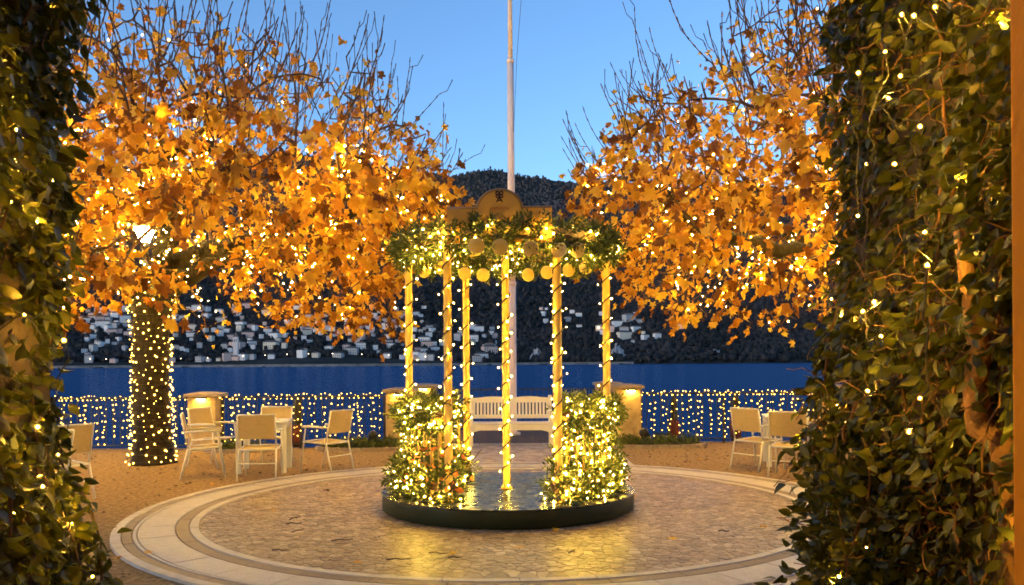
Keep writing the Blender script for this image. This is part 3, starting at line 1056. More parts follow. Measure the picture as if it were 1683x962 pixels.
class Env:
    def __init__(self, c, Rr, zmid, ztop, size, bulb_c, high):
        self.high = high
        self.c, self.R, self.zmid, self.ztop, self.size, self.bulb_c = c, Rr, zmid, ztop, size, bulb_c

    def bounds(self, r):
        q = min(1, r / self.R)
        top = self.zmid + (self.ztop - self.zmid) * math.sqrt(max(0, 1 - q * q))
        bot = 2.65 - .24 * r if r < 3.0 else 1.93 + (r - 3.0) / (self.R - 3.0) * (self.zmid - .35 - 1.93)
        return bot, top

    def __call__(self, n):
        out = []
        while len(out) < n:
            x, y = random.uniform(-1, 1) * self.R, random.uniform(-1, 1) * self.R
            r = math.hypot(x, y)
            if r > self.R: continue
            b, t = self.bounds(r)
            z = b + (t - b) * random.random() ** .8
            q = max(r / self.R, (z - self.zmid) / (self.ztop - self.zmid))
            if random.random() > .25 + .75 * q: continue
            out.append((self.c[0] + x, self.c[1] + y, z))
        return out

    def leaf_weight(self, p):
        z = p[2]
        w = 1.0 if z < 3.6 else max(self.high, 1.0 - (z - 3.6) / 2.4)
        r = math.hypot(p[0] - self.c[0], p[1] - self.c[1]) / self.R
        f = math.hypot(p[0] - self.bulb_c[0], p[1] - self.bulb_c[1])
        if z < 3.5 and f < 2.2: w *= .12
        return w * (.35 + .65 * min(1, r)) * (1.25 if p[1] < self.c[1] + 1.0 else .55)

    def bulb_weight(self, p):
        d = math.dist(p, self.bulb_c)
        return math.exp(-(d / 1.5) ** 2) * 6 + (.9 if p[1] < self.c[1] else .3) * (1 if p[2] < 4.4 else .06)


# left tree
LT = (-5.63, 13.3)
env = Env((-4.75, 12.3), 4.0, 3.75, 6.35, 1.0, (-5.6, 13.0, 3.0), .28)
tr = [q * .84 for q in (.42, .37, .335, .32, .31, .305, .315, .34, .38, .36)]
tp = [(LT[0], LT[1], z) for z in (0, .12, .4, .8, 1.2, 1.6, 2.0, 2.3, 2.55, 2.8)]
limbs = [[(-4.9, 12.6, 3.05), (-3.7, 11.9, 3.3), (-2.5, 11.4, 3.6)],
         [(-5.0, 12.3, 3.1), (-4.4, 11.0, 3.5), (-4.1, 10.0, 4.0)],
         [(-6.2, 12.4, 3.1), (-6.6, 11.2, 3.5), (-6.6, 10.2, 3.9)],
         [(-4.9, 13.6, 3.1), (-3.6, 13.8, 3.5), (-2.3, 13.4, 4.0)],
         [(-6.4, 13.6, 3.2), (-7.4, 13.4, 3.8), (-8.0, 12.9, 4.3)],
         [(-5.3, 13.0, 3.4), (-4.7, 12.4, 4.2), (-4.3, 12.0, 4.6)],
         [(-5.5, 14.2, 3.2), (-5.0, 15.2, 3.8)]]
build_tree(LT, tp, tr, limbs, env, 2700, 8300, (520, lambda p: p[2] > 3.9),
           'large autumn plane tree with a light-wrapped trunk, left of the gazebo', -1,
           'warm fairy lights strung through the left tree crown', 1950, 380)
# right tree
RT = (5.75, 13.2)
env = Env((4.95, 12.2), 4.15, 3.7, 6.5, .95, (5.0, 12.6, 3.4), .62)
tp = [(RT[0], RT[1], z) for z in (0, .12, .4, .8, 1.2, 1.6, 2.0, 2.3, 2.55, 2.8)]
limbs = [[(5.0, 12.6, 3.0), (3.8, 12.0, 3.1), (2.4, 11.6, 3.4)],
         [(5.1, 12.3, 3.2), (4.4, 11.0, 3.6), (3.8, 10.2, 4.0)],
         [(6.2, 12.4, 3.1), (6.6, 11.0, 3.5), (6.6, 10.2, 3.9)],
         [(5.0, 13.6, 3.1), (3.5, 13.6, 3.6), (2.5, 13.2, 4.1)],
         [(6.5, 13.6, 3.2), (7.5, 13.4, 3.8), (8.1, 12.9, 4.3)],
         [(5.3, 13.0, 3.4), (4.4, 12.5, 4.4), (3.9, 12.0, 4.9)],
         [(5.5, 14.2, 3.2), (5.0, 15.2, 3.8)]]
build_tree(RT, tp, tr, limbs, env, 2700, 8500, (520, lambda p: p[2] > 3.9),
           'large autumn plane tree right of the gazebo, its trunk behind the ivy', 1,
           'warm fairy lights strung through the right tree crown', 1800, 0)

# street lamp behind the left trunk
sl = P(238, 389, 13.9)
lamp = empty('street_lamp', (sl.x, sl.y, 0), 0, 'tall street lamp with glowing white head among the left tree leaves', 'street lamp')
MB().lathe([(.09, 0), (.09, .3), (.05, .35), (.04, sl.z - .32)], 12).build('post', M['iron'], lamp, True)
MB().lathe([(.05, sl.z - .32), (.075, sl.z - .1)], 12).build('lamp_holder', M['iron'], lamp, True)
MB().lathe([(.07, sl.z - .1), (.14, sl.z + .1)], 16).build('lamp_glass', M['lens'], lamp, True)
MB().lathe([(.15, sl.z + .12), (.40, sl.z + .13), (.42, sl.z + .16), (.1, sl.z + .24), (.02, sl.z + .32)], 24).build('lamp_shade', M['white_metal'], lamp, True)

#@@GAZEBO
# ------------------------------------------------------------------ gazebo
DECK = 0.195
GZ = empty('gazebo', PC, R(-2.5), 'open round gazebo of slim cream columns on a dark round platform', 'gazebo')
RINGZ, RCOL = 2.72, 1.06
MB().lathe([(1.30, .0), (1.30, .02), (1.335, .025), (1.335, DECK - .006)], 96, closed_top=False).build('platform_rim', M['rim'], GZ, True)
MB().lathe([(1.345, DECK - .02), (1.347, DECK - .003), (1.343, DECK)], 96).build('deck', M['deck'], GZ)
col_pos = []
for k, a in enumerate((-90 - 30, -90 + 30, 0, 180, 90 + 30, 90 - 30)):
    col_pos.append((RCOL * math.cos(R(a)), RCOL * math.sin(R(a))))
col_pos.append((-.015, 0.0))
for k, (x, y) in enumerate(col_pos):
    r_ = .039
    c = MB()
    c.lathe([(r_ + .022, DECK), (r_ + .022, DECK + .02), (r_, DECK + .028), (r_, RINGZ + .02), (r_ + .01, RINGZ + .03)], 20, (x, y, 0)).build('column', M['cream'], GZ, True)
# top ring and spokes
ring = MB()
n = 64
prof = [(RCOL - .03, RINGZ - .04), (RCOL + .03, RINGZ - .04), (RCOL + .03, RINGZ + .04), (RCOL - .03, RINGZ + .04)]
vs, fs = [], []
for k in range(n):
    a = 2 * math.pi * k / n
    vs += [(r_ * math.cos(a), r_ * math.sin(a), z + .07) for r_, z in prof]
for k in range(n):
    for j in range(4):
        fs.append((k * 4 + j, ((k + 1) % n) * 4 + j, ((k + 1) % n) * 4 + (j + 1) % 4, k * 4 + (j + 1) % 4))
ring.add(vs, fs).build('ring_beam', M['cream'], GZ)
for k in range(6):
    a = R(60 * k)
    MB().tube([(.05 * math.cos(a), .05 * math.sin(a), RINGZ + .07), ((RCOL - .03) * math.cos(a), (RCOL - .03) * math.sin(a), RINGZ + .07)], .016, 8).build('spoke', M['cream'], GZ)
MB().lathe([(.06, RINGZ + .03), (.09, RINGZ + .07), (.06, RINGZ + .12)], 16, (-.015, 0, 0)).build('hub', M['cream'], GZ)
# low balustrades on both sides
BAL = 1.0
for side in (-1, 1):
    angs = [R(180 + 60 * t) if side < 0 else R(-60 * t) for t in (0, 1)]
    for arc in ((180, 240), (120, 180)) if side < 0 else ((300, 360), (0, 60)):
        pts = [(RCOL * math.cos(R(arc[0] + (arc[1] - arc[0]) * i / 10)), RCOL * math.sin(R(arc[0] + (arc[1] - arc[0]) * i / 10))) for i in range(11)]
        MB().tube([(x, y, BAL) for x, y in pts], .024, 8).build('handrail', M['cream'], GZ, True)
        MB().tube([(x, y, DECK + .12) for x, y in pts], .018, 8).build('bottom_rail', M['cream'], GZ, True)
        for i in range(1, 10):
            x, y = pts[i]
            MB().box((x, y, (BAL + DECK) / 2), (.028, .028, BAL - DECK - .02), math.atan2(y, x)).build('baluster', M['cream'], GZ)

# sign board over the front
sb = empty('sign_board', (0, 0, 0))
sb.parent = GZ
SZ, SY = 2.845, -1.0
W2, H0, AR = .50, .17, .21


def board_outline(grow, n=22):
    pts = [(-W2 - grow, -.16), (W2 + grow, -.16), (W2 + grow, H0 + grow)]
    rr = AR + grow
    h = H0 - .02
    a0 = math.asin(min(1, (H0 + grow - h) / rr))
    for k in range(n + 1):
        a = a0 + (math.pi - 2 * a0) * k / n
        pts.append((rr * math.cos(a), h + rr * math.sin(a) * .92 + (0)))
    pts += [(-W2 - grow, H0 + grow)]
    return pts


def slab(outline, y0, y1, name, mat, parent, loc):
    n = len(outline)
    vs = [(x, y0, z) for x, z in outline] + [(x, y1, z) for x, z in outline]
    fs = [tuple(range(n)), tuple(range(2 * n - 1, n - 1, -1))] + [((i + 1) % n, i, n + i, n + (i + 1) % n) for i in range(n)]
    return MB().add(vs, fs).build(name, mat, parent, loc=loc)


slab(board_outline(0), -.02, .02, 'panel', M['gold'], sb, (-.015, SY, SZ))
outl = [p for p in board_outline(.0)[2:]]
MB().tube([(x, 0, z) for x, z in outl], .022, 8).build('trim', M['gold_trim'], sb, True, loc=(-.015, SY, SZ))
em = MB()


def ring2(m, cx, cz, rx, rz, th, a0=0, a1=360, n=18):
    m.tube([(cx + rx * math.cos(R(a0 + (a1 - a0) * k / n)), 0, cz + rz * math.sin(R(a0 + (a1 - a0) * k / n))) for k in range(n + 1)], th, 5)


ez = .285
for sx in (-1, 1):
    ring2(em, sx * .019, ez + .028, .016, .013, .0055)
    ring2(em, sx * .019, ez - .004, .015, .012, .0055)
    em.tube([(sx * .006, 0, ez - .022), (sx * .018, 0, ez - .04), (sx * .030, 0, ez - .056)], .006, 5)
    em.tube([(sx * .034, 0, ez + .046), (sx * .012, 0, ez + .046)], .005, 5)
em.tube([(-.018, 0, ez - .042), (.018, 0, ez - .042)], .005, 5)
em.tube([(0, 0, ez + .044), (0, 0, ez - .022)], .005, 5)
em.build('emblem', M['black_ink'], sb, True, loc=(-.015, SY - .022, SZ))
tx = MB()
for k in range(9):
    x = -.085 + k * .021
    tx.box((x, 0, .165 + .004 * (k % 2)), (.006, .006, .022))
    if k % 3 != 1: tx.box((x + .005, 0, .174), (.01, .006, .005))
    if k % 2 == 0: tx.box((x + .005, 0, .157), (.01, .006, .005))
tx.build('lettering', M['red_ink'], sb, loc=(-.015, SY - .022, SZ))


# garlands -----------------------------------------------------------------------
def garland(name, label, curve, rad, n_big, n_fill, size, n_bulb, light_label, droop=.25, bulb_r=.0055, cat='garland', rim=None):
    """curve(t)-> Vector in gazebo space; sprigs round it"""
    g = empty(name, PC, R(-2.5), label, cat)

    def make(n):
        t = rng.random(n)
        a = rng.random(n) * 2 * math.pi
        q = rad * np.sqrt(rng.random(n))
        pos, dirs = [], []
        for i in range(n):
            c = curve(t[i]); c2 = curve(min(1, t[i] + .01)); c1 = curve(max(0, t[i] - .01))
            tg = (c2 - c1).normalized()
            u = Vector((tg.y, -tg.x, 0)).normalized()
            o = u * math.cos(a[i]) + Vector((0, 0, 1)) * math.sin(a[i])
            pos.append(c + o * q[i] * .8)
            dv = o * 1.0 + tg * random.uniform(-1, 1) * 1.1 + Vector((0, 0, -droop))
            dirs.append(dv)
        return np.array([tuple(p) for p in pos]), np.array([tuple(p) for p in dirs])
    p, d = make(n_big)
    pieces('sprig', SPRIG, SPRIG_ME, p, d, rng.uniform(-3, 3, n_big), rng.uniform(.8, 1.25, n_big) * size, g)
    p, d = make(n_fill)
    scatter('greenery', SPRIG + FERN, p, d, rng.uniform(-3, 3, n_fill), rng.uniform(.6, 1.1, n_fill) * size, M['sprig'], g)
    core = [curve(k / 40) for k in range(41)]
    MB().tube(core, rad * .28, 6).build('core', M['twig'], g)
    s = empty('string_lights', PC, R(-2.5), light_label, 'string lights')
    p, d = make(n_bulb)
    d /= np.linalg.norm(d, axis=1, keepdims=True)
    bulbs('bulbs', p + d * (rad * .55), bulb_r, M['bulb_garland'], s)
    pts = []
    for k in range(160):
        c = curve(k / 159); a = k * .55
        pts.append(c + Vector((math.cos(a) * rad, math.sin(a) * rad, math.cos(a * 1.3) * rad)))
    MB().tube(pts, .0045, 4).build('cable', M['cable'], s)
    return g


def circ(a0, a1, r_, z, wob=.0):
    return lambda t: Vector((r_ * math.cos(R(a0 + (a1 - a0) * t)), r_ * math.sin(R(a0 + (a1 - a0) * t)), z + wob * math.sin(t * 40)))


garland('garland', 'thick green garland round the top ring of the gazebo', circ(0, 360, 1.06, RINGZ + .03, .02), .13, 290, 850, .195, 360, 'warm string lights woven into the top gazebo garland')
garland('garland', 'waist-high green garland on the left side of the gazebo', circ(126, 236, 1.05, 1.02, .015), .125, 130, 320, .19, 190, 'warm string lights woven into the left waist-high garland')
garland('garland', 'waist-high green garland on the right side of the gazebo', circ(-56, 54, 1.05, 1.02, .015), .125, 130, 320, .19, 190, 'warm string lights woven into the right waist-high garland')
garland('shrub_bed', 'glowing low greenery on the left of the gazebo platform', circ(120, 243, 1.05, DECK + .15, .02), .175, 170, 460, .20, 250, 'warm string lights spread over the left platform greenery', .0, .0058, 'greenery')
garland('shrub_bed', 'glowing low greenery on the right of the gazebo platform', circ(-63, 60, 1.05, DECK + .15, .02), .175, 170, 460, .20, 250, 'warm string lights spread over the right platform greenery', .0, .0058, 'greenery')

# light curtains hanging under the waist garlands
for side, (a0, a1), w in ((-1, (124, 238), 'left'), (1, (-58, 56), 'right')):
    s = empty('light_curtain', PC, R(-2.5), f'curtain of warm bulbs hanging below the {w} waist-high garland', 'string lights')
    bp, m = [], MB()
    for k in range(28):
        a = R(a0 + (a1 - a0) * (k + .5) / 34)
        rr = 1.08 + random.uniform(-.07, .05)
        pts = []
        for j in range(9):
            z = .98 - j * .085 + random.uniform(-.02, .02)
            p = (rr * math.cos(a) + random.uniform(-.02, .02), rr * math.sin(a) + random.uniform(-.02, .02), z)
            pts.append(p)
            if j: bp.append((p[0], p[1] - .005, p[2]))
        m.tube(pts, .004, 4)
    m.build('cable', M['cable'], s)
    bulbs('bulbs', bp, .0052, M['bulb_garland'], s)

for (a0, a1), w in (((126, 236), 'left'), ((-56, 54), 'right')):
    g = empty('trailing_greenery', PC, R(-2.5), f'green trails hanging between the tiers on the {w} of the gazebo', 'greenery')
    nt = 190
    a = rng.uniform(R(a0), R(a1), nt)
    rr = 1.06 + rng.normal(0, .05, nt)
    pos = np.stack([rr * np.cos(a), rr * np.sin(a), rng.uniform(.42, .95, nt)], 1)
    d = rng.normal(0, .45, (nt, 3)) + np.array([0, 0, -.8])
    scatter('trails', SPRIG, pos, d, rng.uniform(-3, 3, nt), rng.uniform(.11, .2, nt), M['sprig'], g)

# flowers among the left greenery
fl = empty('flower_bunch', PC, R(-2.5), 'orange leafy flowers among the left platform greenery', 'flowers')
nf = 36
a = rng.uniform(R(215), R(250), nf)
pos = np.stack([1.1 * np.cos(a) + rng.normal(0, .07, nf), 1.1 * np.sin(a) + rng.normal(0, .07, nf), DECK + rng.uniform(.1, .55, nf)], 1)
scatter('petals', OVATE, pos, rng.normal(0, 1, (nf, 3)), rng.uniform(-3, 3, nf), rng.uniform(.05, .09, nf), M['flower'], fl)

# cable and bulbs wound round each column
names = ['front left', 'front right', 'right side', 'left side', 'rear left', 'rear right', 'central']
for (x, y), w in zip(col_pos, names):
    s = empty('string_lights', PC, R(-2.5), f'dark cable with warm bulbs wound round the {w} gazebo column', 'string lights')
    pts, bp = [], []
    turns, z0, z1 = 11, DECK + .04, RINGZ - .05
    ph = random.uniform(0, 6)
    N_ = turns * 12
    for k in range(N_ + 1):
        t = k / N_
        a = ph + t * turns * 2 * math.pi
        q = .046
        pts.append((x + q * math.cos(a), y + q * math.sin(a), z0 + (z1 - z0) * t))
        if k % 4 == 0:
            q2 = .062 + random.uniform(0, .03)
            bp.append((x + q2 * math.cos(a), y + q2 * math.sin(a), z0 + (z1 - z0) * t + random.uniform(-.03, .03)))
    MB().tube(pts, .0075, 5).build('cable', M['cable'], s, True)
    bulbs('bulbs', bp, .0056, M['bulb_garland'], s, .4)

# round ornaments hanging in the garland
orn = MB().lathe([(.0, -.004), (.072, -.004), (.077, 0), (.072, .004), (.0, .004)], 28)
orn_me = {}
for k_, m_ in (('gold', M['disc_gold']), ('pale', M['disc_pale'])):
    mm = MB(); mm.v = [(p[0], p[2], p[1]) for p in orn.v]; mm.f = orn.f
    orn_me[k_] = mm.mesh('ornament', m_, True)
spots = [(783, 404, 'gold', -1), (822, 406, 'gold', -1), (872, 409, 'gold', -1), (919, 411, 'pale', -1), (949, 411, 'pale', -1), (978, 420, 'gold', 0),
         (697, 446, 'gold', 1), (723, 440, 'gold', 1), (764, 450, 'gold', 1), (794, 452, 'gold', 1), (868, 452, 'gold', 1), (899, 448, 'gold', 1), (935, 444, 'gold', 1), (963, 440, 'gold', 1)]
ow = ['first', 'second', 'third', 'fourth', 'fifth', 'sixth', 'seventh', 'eighth']
cnt = {-1: 0, 0: 0, 1: 0}
for (x, y, kd, row) in spots:
    X = (x - 829) / 1400.0
    # depth on the ring for this bearing
    dd = 9.13 + row * .95 * math.sqrt(max(0, 1 - ((x - 829) / 172.0) ** 2))
    p = P(x, y, dd + (-.20 if row > 0 else -.27 if row < 0 else -.2))
    o = link('ornament', orn_me[kd], None, p, (random.uniform(-.12, .12), random.uniform(-.1, .1), random.uniform(-.45, .45)))
    i = cnt[row]; cnt[row] += 1
    lab = (f'{"gold" if kd == "gold" else "pale"} round ornament, {ow[i]} from the left on the upper front of the garland' if row < 0 else
           'gold round ornament beside the right side column of the gazebo' if row == 0 else
           f'gold round ornament, {ow[i]} from the left along the lower rear of the garland')
    tag(o, lab, 'ornament', 'round ornaments of the top garland')
    MB().tube([(0, 0, .074), (0, 0, .2)], .0025, 4).build('thread', M['cable'], o)

#@@TERRACE
# ------------------------------------------------------------------ piers, railings, light curtains
def pier(p, w, h, label, lamp_on=True, lamp_x=0.0, d=None):
    o = empty('stone_pier', (p[0], p[1], 0), random.uniform(-.02, .02), label, 'pier', 'stone piers of the lakeside railing')
    MB().box((0, 0, h / 2 - .03), (w, w, h - .06)).build('shaft', M['pier'], o, bevel=.012)
    c = w / 2 + .055
    MB().add([(-c, -c, h - .058), (c, -c, h - .058), (c, c, h - .058), (-c, c, h - .058), (-c, -c, h), (c, -c, h), (c, c, h), (-c, c, h),
              (-c * .3, -c * .3, h + .03), (c * .3, -c * .3, h + .03), (c * .3, c * .3, h + .03), (-c * .3, c * .3, h + .03)],
             [(3, 2, 1, 0), (0, 1, 5, 4), (1, 2, 6, 5), (2, 3, 7, 6), (3, 0, 4, 7), (4, 5, 9, 8), (5, 6, 10, 9), (6, 7, 11, 10), (7, 4, 8, 11), (8, 9, 10, 11)]).build('cap', M['pier_cap'], o, bevel=.008)
    if lamp_on:
        l = empty('pier_lamp', (p[0], p[1], 0), 0, 'small lamp under the cap of the ' + label.replace('tan stone ', ''), 'lamp', 'lamps under the pier caps')
        MB().box((lamp_x, -w / 2 - .035, h - .078), (.17, .05, .03)).build('housing', M['iron'], l)
        MB().box((lamp_x, -w / 2 - .035, h - .097), (.15, .04, .008)).build('lens', M['pier_lens'], l)
    return o


XL1, XL2, XR1, XR2 = -5.53, -2.07, 2.13, 5.95
pier((XL1, FL), .50, 1.02, 'tan stone pier behind the left group of chairs', True, 0)
pier((XL2, FL + .45), .50, 1.06, 'tan stone pier left of the bench, nearer one', True, -.02)
pier((XL2 + .12, FC - .1), .50, 1.06, 'tan stone pier left of the bench, farther one', True, .0)
pier((XR1, FR - .05), .50, 1.10, 'tan stone pier right of the bench, nearer one', True, .05)
pier((XR1 - .02, FC - .1), .50, 1.08, 'tan stone pier right of the bench, farther one', False)
pier((XR2, FR), .50, 1.06, 'tan stone pier at the right end beside the ivy', True, -.15)

BAR = MB().tube([(0, 0, .10), (0, 0, .90)], .0085, 6).mesh('baluster', M['iron'])


def railing(a, b, label, h=.95, spacing=.128, lights=None, seed=1, wide=()):
    a, b = Vector(a), Vector(b)
    L = (b - a).length
    u = (b - a) / L
    o = empty('railing', (a.x, a.y, 0), math.atan2(u.y, u.x), label, 'railing')
    MB().box((L / 2, 0, h - .012), (L, .05, .026)).build('top_rail', M['iron'], o)
    MB().box((L / 2, 0, .085), (L, .034, .022)).build('bottom_rail', M['iron'], o)
    n = int(L / spacing)
    for k in range(1, n):
        link('baluster', BAR, o, (L * k / n, 0, 0), None, (1, 1, (h - .03 - .09) / .8 * 1.0))
    for k in (0, n // 2, n):
        MB().box((L * k / n if 0 < k < n else (.03 if k == 0 else L - .03), 0.012, (h - .03) / 2), (.04, .04, h - .03)).build('post', M['iron'], o)
    if lights:
        s = empty('light_curtain', (a.x, a.y, 0), math.atan2(u.y, u.x), lights, 'string lights')
        bp, m = [], MB()
        x = .05
        while x < L - .03:
            bot = .06 + random.uniform(0, .35) ** 1.5
            pts, z = [(x, -.045, h + .005)], h - .04
            xx = x
            while z > bot:
                xx += random.uniform(-.026, .026)
                pts.append((xx, -.045 + random.uniform(-.01, .01), z))
                bp.append((xx + random.uniform(-.012, .012), -.06, z))
                z -= random.uniform(.08, .17)
            m.tube(pts, .0035, 4)
            x += random.uniform(.05, .125)
        x = 0
        tp_ = []
        while x < L:
            z = h + .02 + random.uniform(-.035, .03)
            bp.append((x, -.05, z)); tp_.append((x, -.045, z)); x += random.uniform(.04, .13)
        m.tube(tp_, .004, 4)
        m.build('cable', M['cable'], s)
        bulbs('bulbs', bp, .006, M['bulb_fence'], s, .45)
    return o


railing((-11.5, FL, 0), (XL1 - .26, FL, 0), 'dark iron railing left of the light-wrapped trunk', lights='curtain of warm bulbs on the railing left of the wrapped trunk')
railing((XL1 + .26, FL, 0), (XL2 - .26, FL + .3, 0), 'dark iron railing behind the left group of chairs', lights='curtain of warm bulbs on the railing behind the left chairs')
railing((XL2 + .30, FC, 0), (XR1 - .28, FC, 0), 'dark unlit iron railing behind the bench')
railing((XL2 + .05, FC - .4, 0), (XL2, FL + .75, 0), 'dark iron side railing between the two left piers')
railing((XR1, FR + .25, 0), (XR1, FC - .4, 0), 'dark iron side railing between the two right piers')
railing((XR1 + .26, FR, 0), (XR2 - .26, FR, 0), 'dark iron railing behind the right chairs', lights='curtain of warm bulbs on the railing behind the right chairs')
railing((XR2 + .26, FR, 0), (XR2 + 4, FR, 0), 'dark iron railing hidden behind the right ivy')


# dark mooring posts beyond the railing
def mooring_post(px, d, w, label):
    p = P(px, 700, d)
    o = empty('mooring_post', (p.x, p.y, LAKE_Z), 0, label, 'post', 'dark posts beyond the railing')
    MB().lathe([(w, -.6), (w * 1.05, .2), (w, 2.55), (w * .9, 3.38), (w * .6, 3.47), (w * .1, 3.5)], 14).build('shaft', M['iron'], o, True)
    MB().lathe([(w * 1.25, 2.62), (w * 1.4, 2.72), (w * 1.4, 2.92), (w * 1.25, 3.0)], 14).build('band', pmat('dull_red', [(.3, (.12, .02, .015)), (.7, (.2, .04, .025))], 9, 5, .6), o, True)


mooring_post(488, FL + .6, .075, 'dark post with dull red band beyond the railing, left')
mooring_post(1108, FR + .6, .075, 'dark post with dull red band beyond the railing beside right pier')
mooring_post(1209, FR + .6, .085, 'dark post with dull red band beyond the railing beside right chairs')


# flower beds at the feet of the piers
def bed(p, a, b, label, n=150, yellow=True):
    o = empty('flower_bed', (p[0], p[1], 0), 0, label, 'flower bed')
    m = MB()
    k = 28
    pts = [(a * math.cos(2 * math.pi * i / k), b * math.sin(2 * math.pi * i / k)) for i in range(k)]
    m.add([(x * .97, y * .97, .045) for x, y in pts], [tuple(range(k))])
    m.build('soil', M['soil'], o)
    for i in range(k):
        (x0, y0), (x1, y1) = pts[i], pts[(i + 1) % k]
        L = math.hypot(x1 - x0, y1 - y0)
        MB().box(((x0 + x1) / 2, (y0 + y1) / 2, .03), (L * .96, .07, .07), math.atan2(y1 - y0, x1 - x0)).build('edging_stone', M['pier_cap'], o)
    th = rng.uniform(0, 2 * math.pi, n); q = np.sqrt(rng.random(n)) * .9
    pos = np.stack([a * q * np.cos(th), b * q * np.sin(th), np.full(n, .05)], 1)
    d = rng.normal(0, .5, (n, 3)) + np.array([0, 0, 1.0])
    scatter('plants', SPRIG, pos, d, rng.uniform(-3, 3, n), rng.uniform(.12, .24, n), M['sprig'], o)
    return o


bed((2.55, FR - .55), .95, .42, 'low planted bed with stone edge at the foot of right pier')
bed((-2.65, FL - .15), .85, .38, 'low planted bed with stone edge at the foot of left pier')
bed((-4.9, FL - .3), .55, .30, 'small planted bed behind the left chairs', 70)


def ground_spot(p, label):
    o = empty('ground_spotlight', (p[0], p[1], 0), 0, label, 'spotlight', 'dark ground spotlights in the beds')
    MB().tube([(0, 0, 0), (0, 0, .2)], .012, 6).build('stake', M['iron'], o)
    MB().tube([(0, .06, .26), (0, .02, .255), (0, -.05, .245), (0, -.07, .24)], [.05, .082, .085, .07], 16).build('head', M['iron'], o, True)


q = P(1058, 716, FR - .55); ground_spot((q.x, q.y), 'dark round spotlight on a stake in the right bed')
q = P(613, 716, FL - .1); ground_spot((q.x, q.y), 'dark round spotlight on a stake in the left bed')

# ------------------------------------------------------------------ flagpole and bench
fp = P(843, 710, 18.0)
pole = empty('flagpole', (fp.x, fp.y, 0), 0, 'tall slim pinkish white flagpole behind the bench', 'flagpole')
MB().lathe([(.16, 0), (.16, .06), (.085, .08), (.085, 3.2)], 20).build('lower_tube', M['pole'], pole, True)
MB().lathe([(.078, 3.2), (.072, 7.9)], 20).build('middle_tube', M['pole'], pole, True)
MB().lathe([(.05, 7.9), (.036, 12.5)], 18).build('upper_tube', M['pole'], pole, True)
for z, r_ in ((3.2, .092), (7.9, .08)): MB().lathe([(r_, z - .04), (r_, z + .04)], 20).build('collar', M['pole'], pole, True)
MB().lathe([(.0, 12.5), (.06, 12.53), (.075, 12.6), (.05, 12.68), (0.0, 12.7)], 16).build('finial', M['gold_trim'], pole, True)
MB().tube([(.06, -.06, 6.4), (.14, -.06, 8.0), (.3, -.06, 9.9), (.2, -.05, 12.4)], .006, 4).build('halyard', M['iron'], pole)
MB().tube([(-.11, 0, 1.15), (.11, 0, 1.15)], .012, 6).build('cleat', M['iron'], pole)

bn = empty('garden_bench', (-.03, 15.45, 0), 0, 'white wooden slatted garden bench facing the plaza behind the gazebo', 'bench')
BW = 1.52
for sx in (-1, 1):
    x = sx * (BW / 2 - .035)
    MB().box((x, -.24, .31), (.06, .06, .62)).build('leg', M['bench_wood'], bn, bevel=.006)
    MB().box((x, .22, .225), (.06, .06, .45)).build('leg', M['bench_wood'], bn, bevel=.006)
    MB().tube([(x, .22, .44), (x, .27, .70), (x, .315, .93)], .032, 8).build('back_post', M['bench_wood'], bn)
    MB().box((x, -.02, .635), (.075, .58, .03)).build('armrest', M['bench_wood'], bn, bevel=.006)
    MB().box((x, 0, .40), (.04, .42, .06)).build('side_rail', M['bench_wood'], bn)
for k in range(6):
    MB().box((0, -.23 + k * .083, .445), (BW - .02, .07, .022)).build('seat_slat', M['bench_wood'], bn, bevel=.004)
m = MB()
vs, fs = [], []
kx = 24
for i in range(kx + 1):
    t = i / kx; x = (t - .5) * (BW - .06)
    drop = .085 * (1 - max(0, math.sin(math.pi * min(1, max(0, (t - .0) / 1.0)))) ** .5)
    vs += [(x, -.262, .43), (x, -.262, .33 + (.0 if .12 < t < .88 else -.05 * (abs(t - .5) - .38) / .12)), (x, -.238, .33), (x, -.238, .43)]
for i in range(kx):
    for j in range(4): fs.append((i * 4 + j, i * 4 + (j + 1) % 4, (i + 1) * 4 + (j + 1) % 4, (i + 1) * 4 + j))
m.add(vs, fs).build('front_apron', M['bench_wood'], bn)
# curved top rail, lower rail and upright back slats
vs, fs = [], []
for i in range(kx + 1):
    t = i / kx; x = (t - .5) * (BW - .06)
    w = .03 * (math.cos((t - .28) * 2 * math.pi / .56) * .5 + .5 if t < .56 else math.cos((t - .72) * 2 * math.pi / .56) * .5 + .5)
    zt = .885 + w
    for (dy, z) in ((.275, .80), (.300, .80), (.315, zt), (.29, zt)): vs.append((x, dy, z))
for i in range(kx):
    for j in range(4): fs.append((i * 4 + j, i * 4 + (j + 1) % 4, (i + 1) * 4 + (j + 1) % 4, (i + 1) * 4 + j))
fs += [(0, 1, 2, 3), tuple(kx * 4 + j for j in (3, 2, 1, 0))]
MB().add(vs, fs).build('top_rail', M['bench_wood'], bn)
MB().box((0, .245, .545), (BW - .08, .03, .07)).build('back_rail', M['bench_wood'], bn, bevel=.004)
SL = MB().tube([(0, .25, .58), (0, .285, .80)], .0, 4).mesh('back_slat', M['bench_wood'])
sl_m = MB(); sl_m.add([(-.019, .243, .575), (.019, .243, .575), (.019, .258, .575), (-.019, .258, .575), (-.019, .281, .81), (.019, .281, .81), (.019, .296, .81), (-.019, .296, .81)],
                      [(0, 1, 5, 4), (1, 2, 6, 5), (2, 3, 7, 6), (3, 0, 4, 7)])
SL = sl_m.mesh('back_slat', M['bench_wood'])
for k in range(22): link('back_slat', SL, bn, ((k - 10.5) * .064, 0, 0))


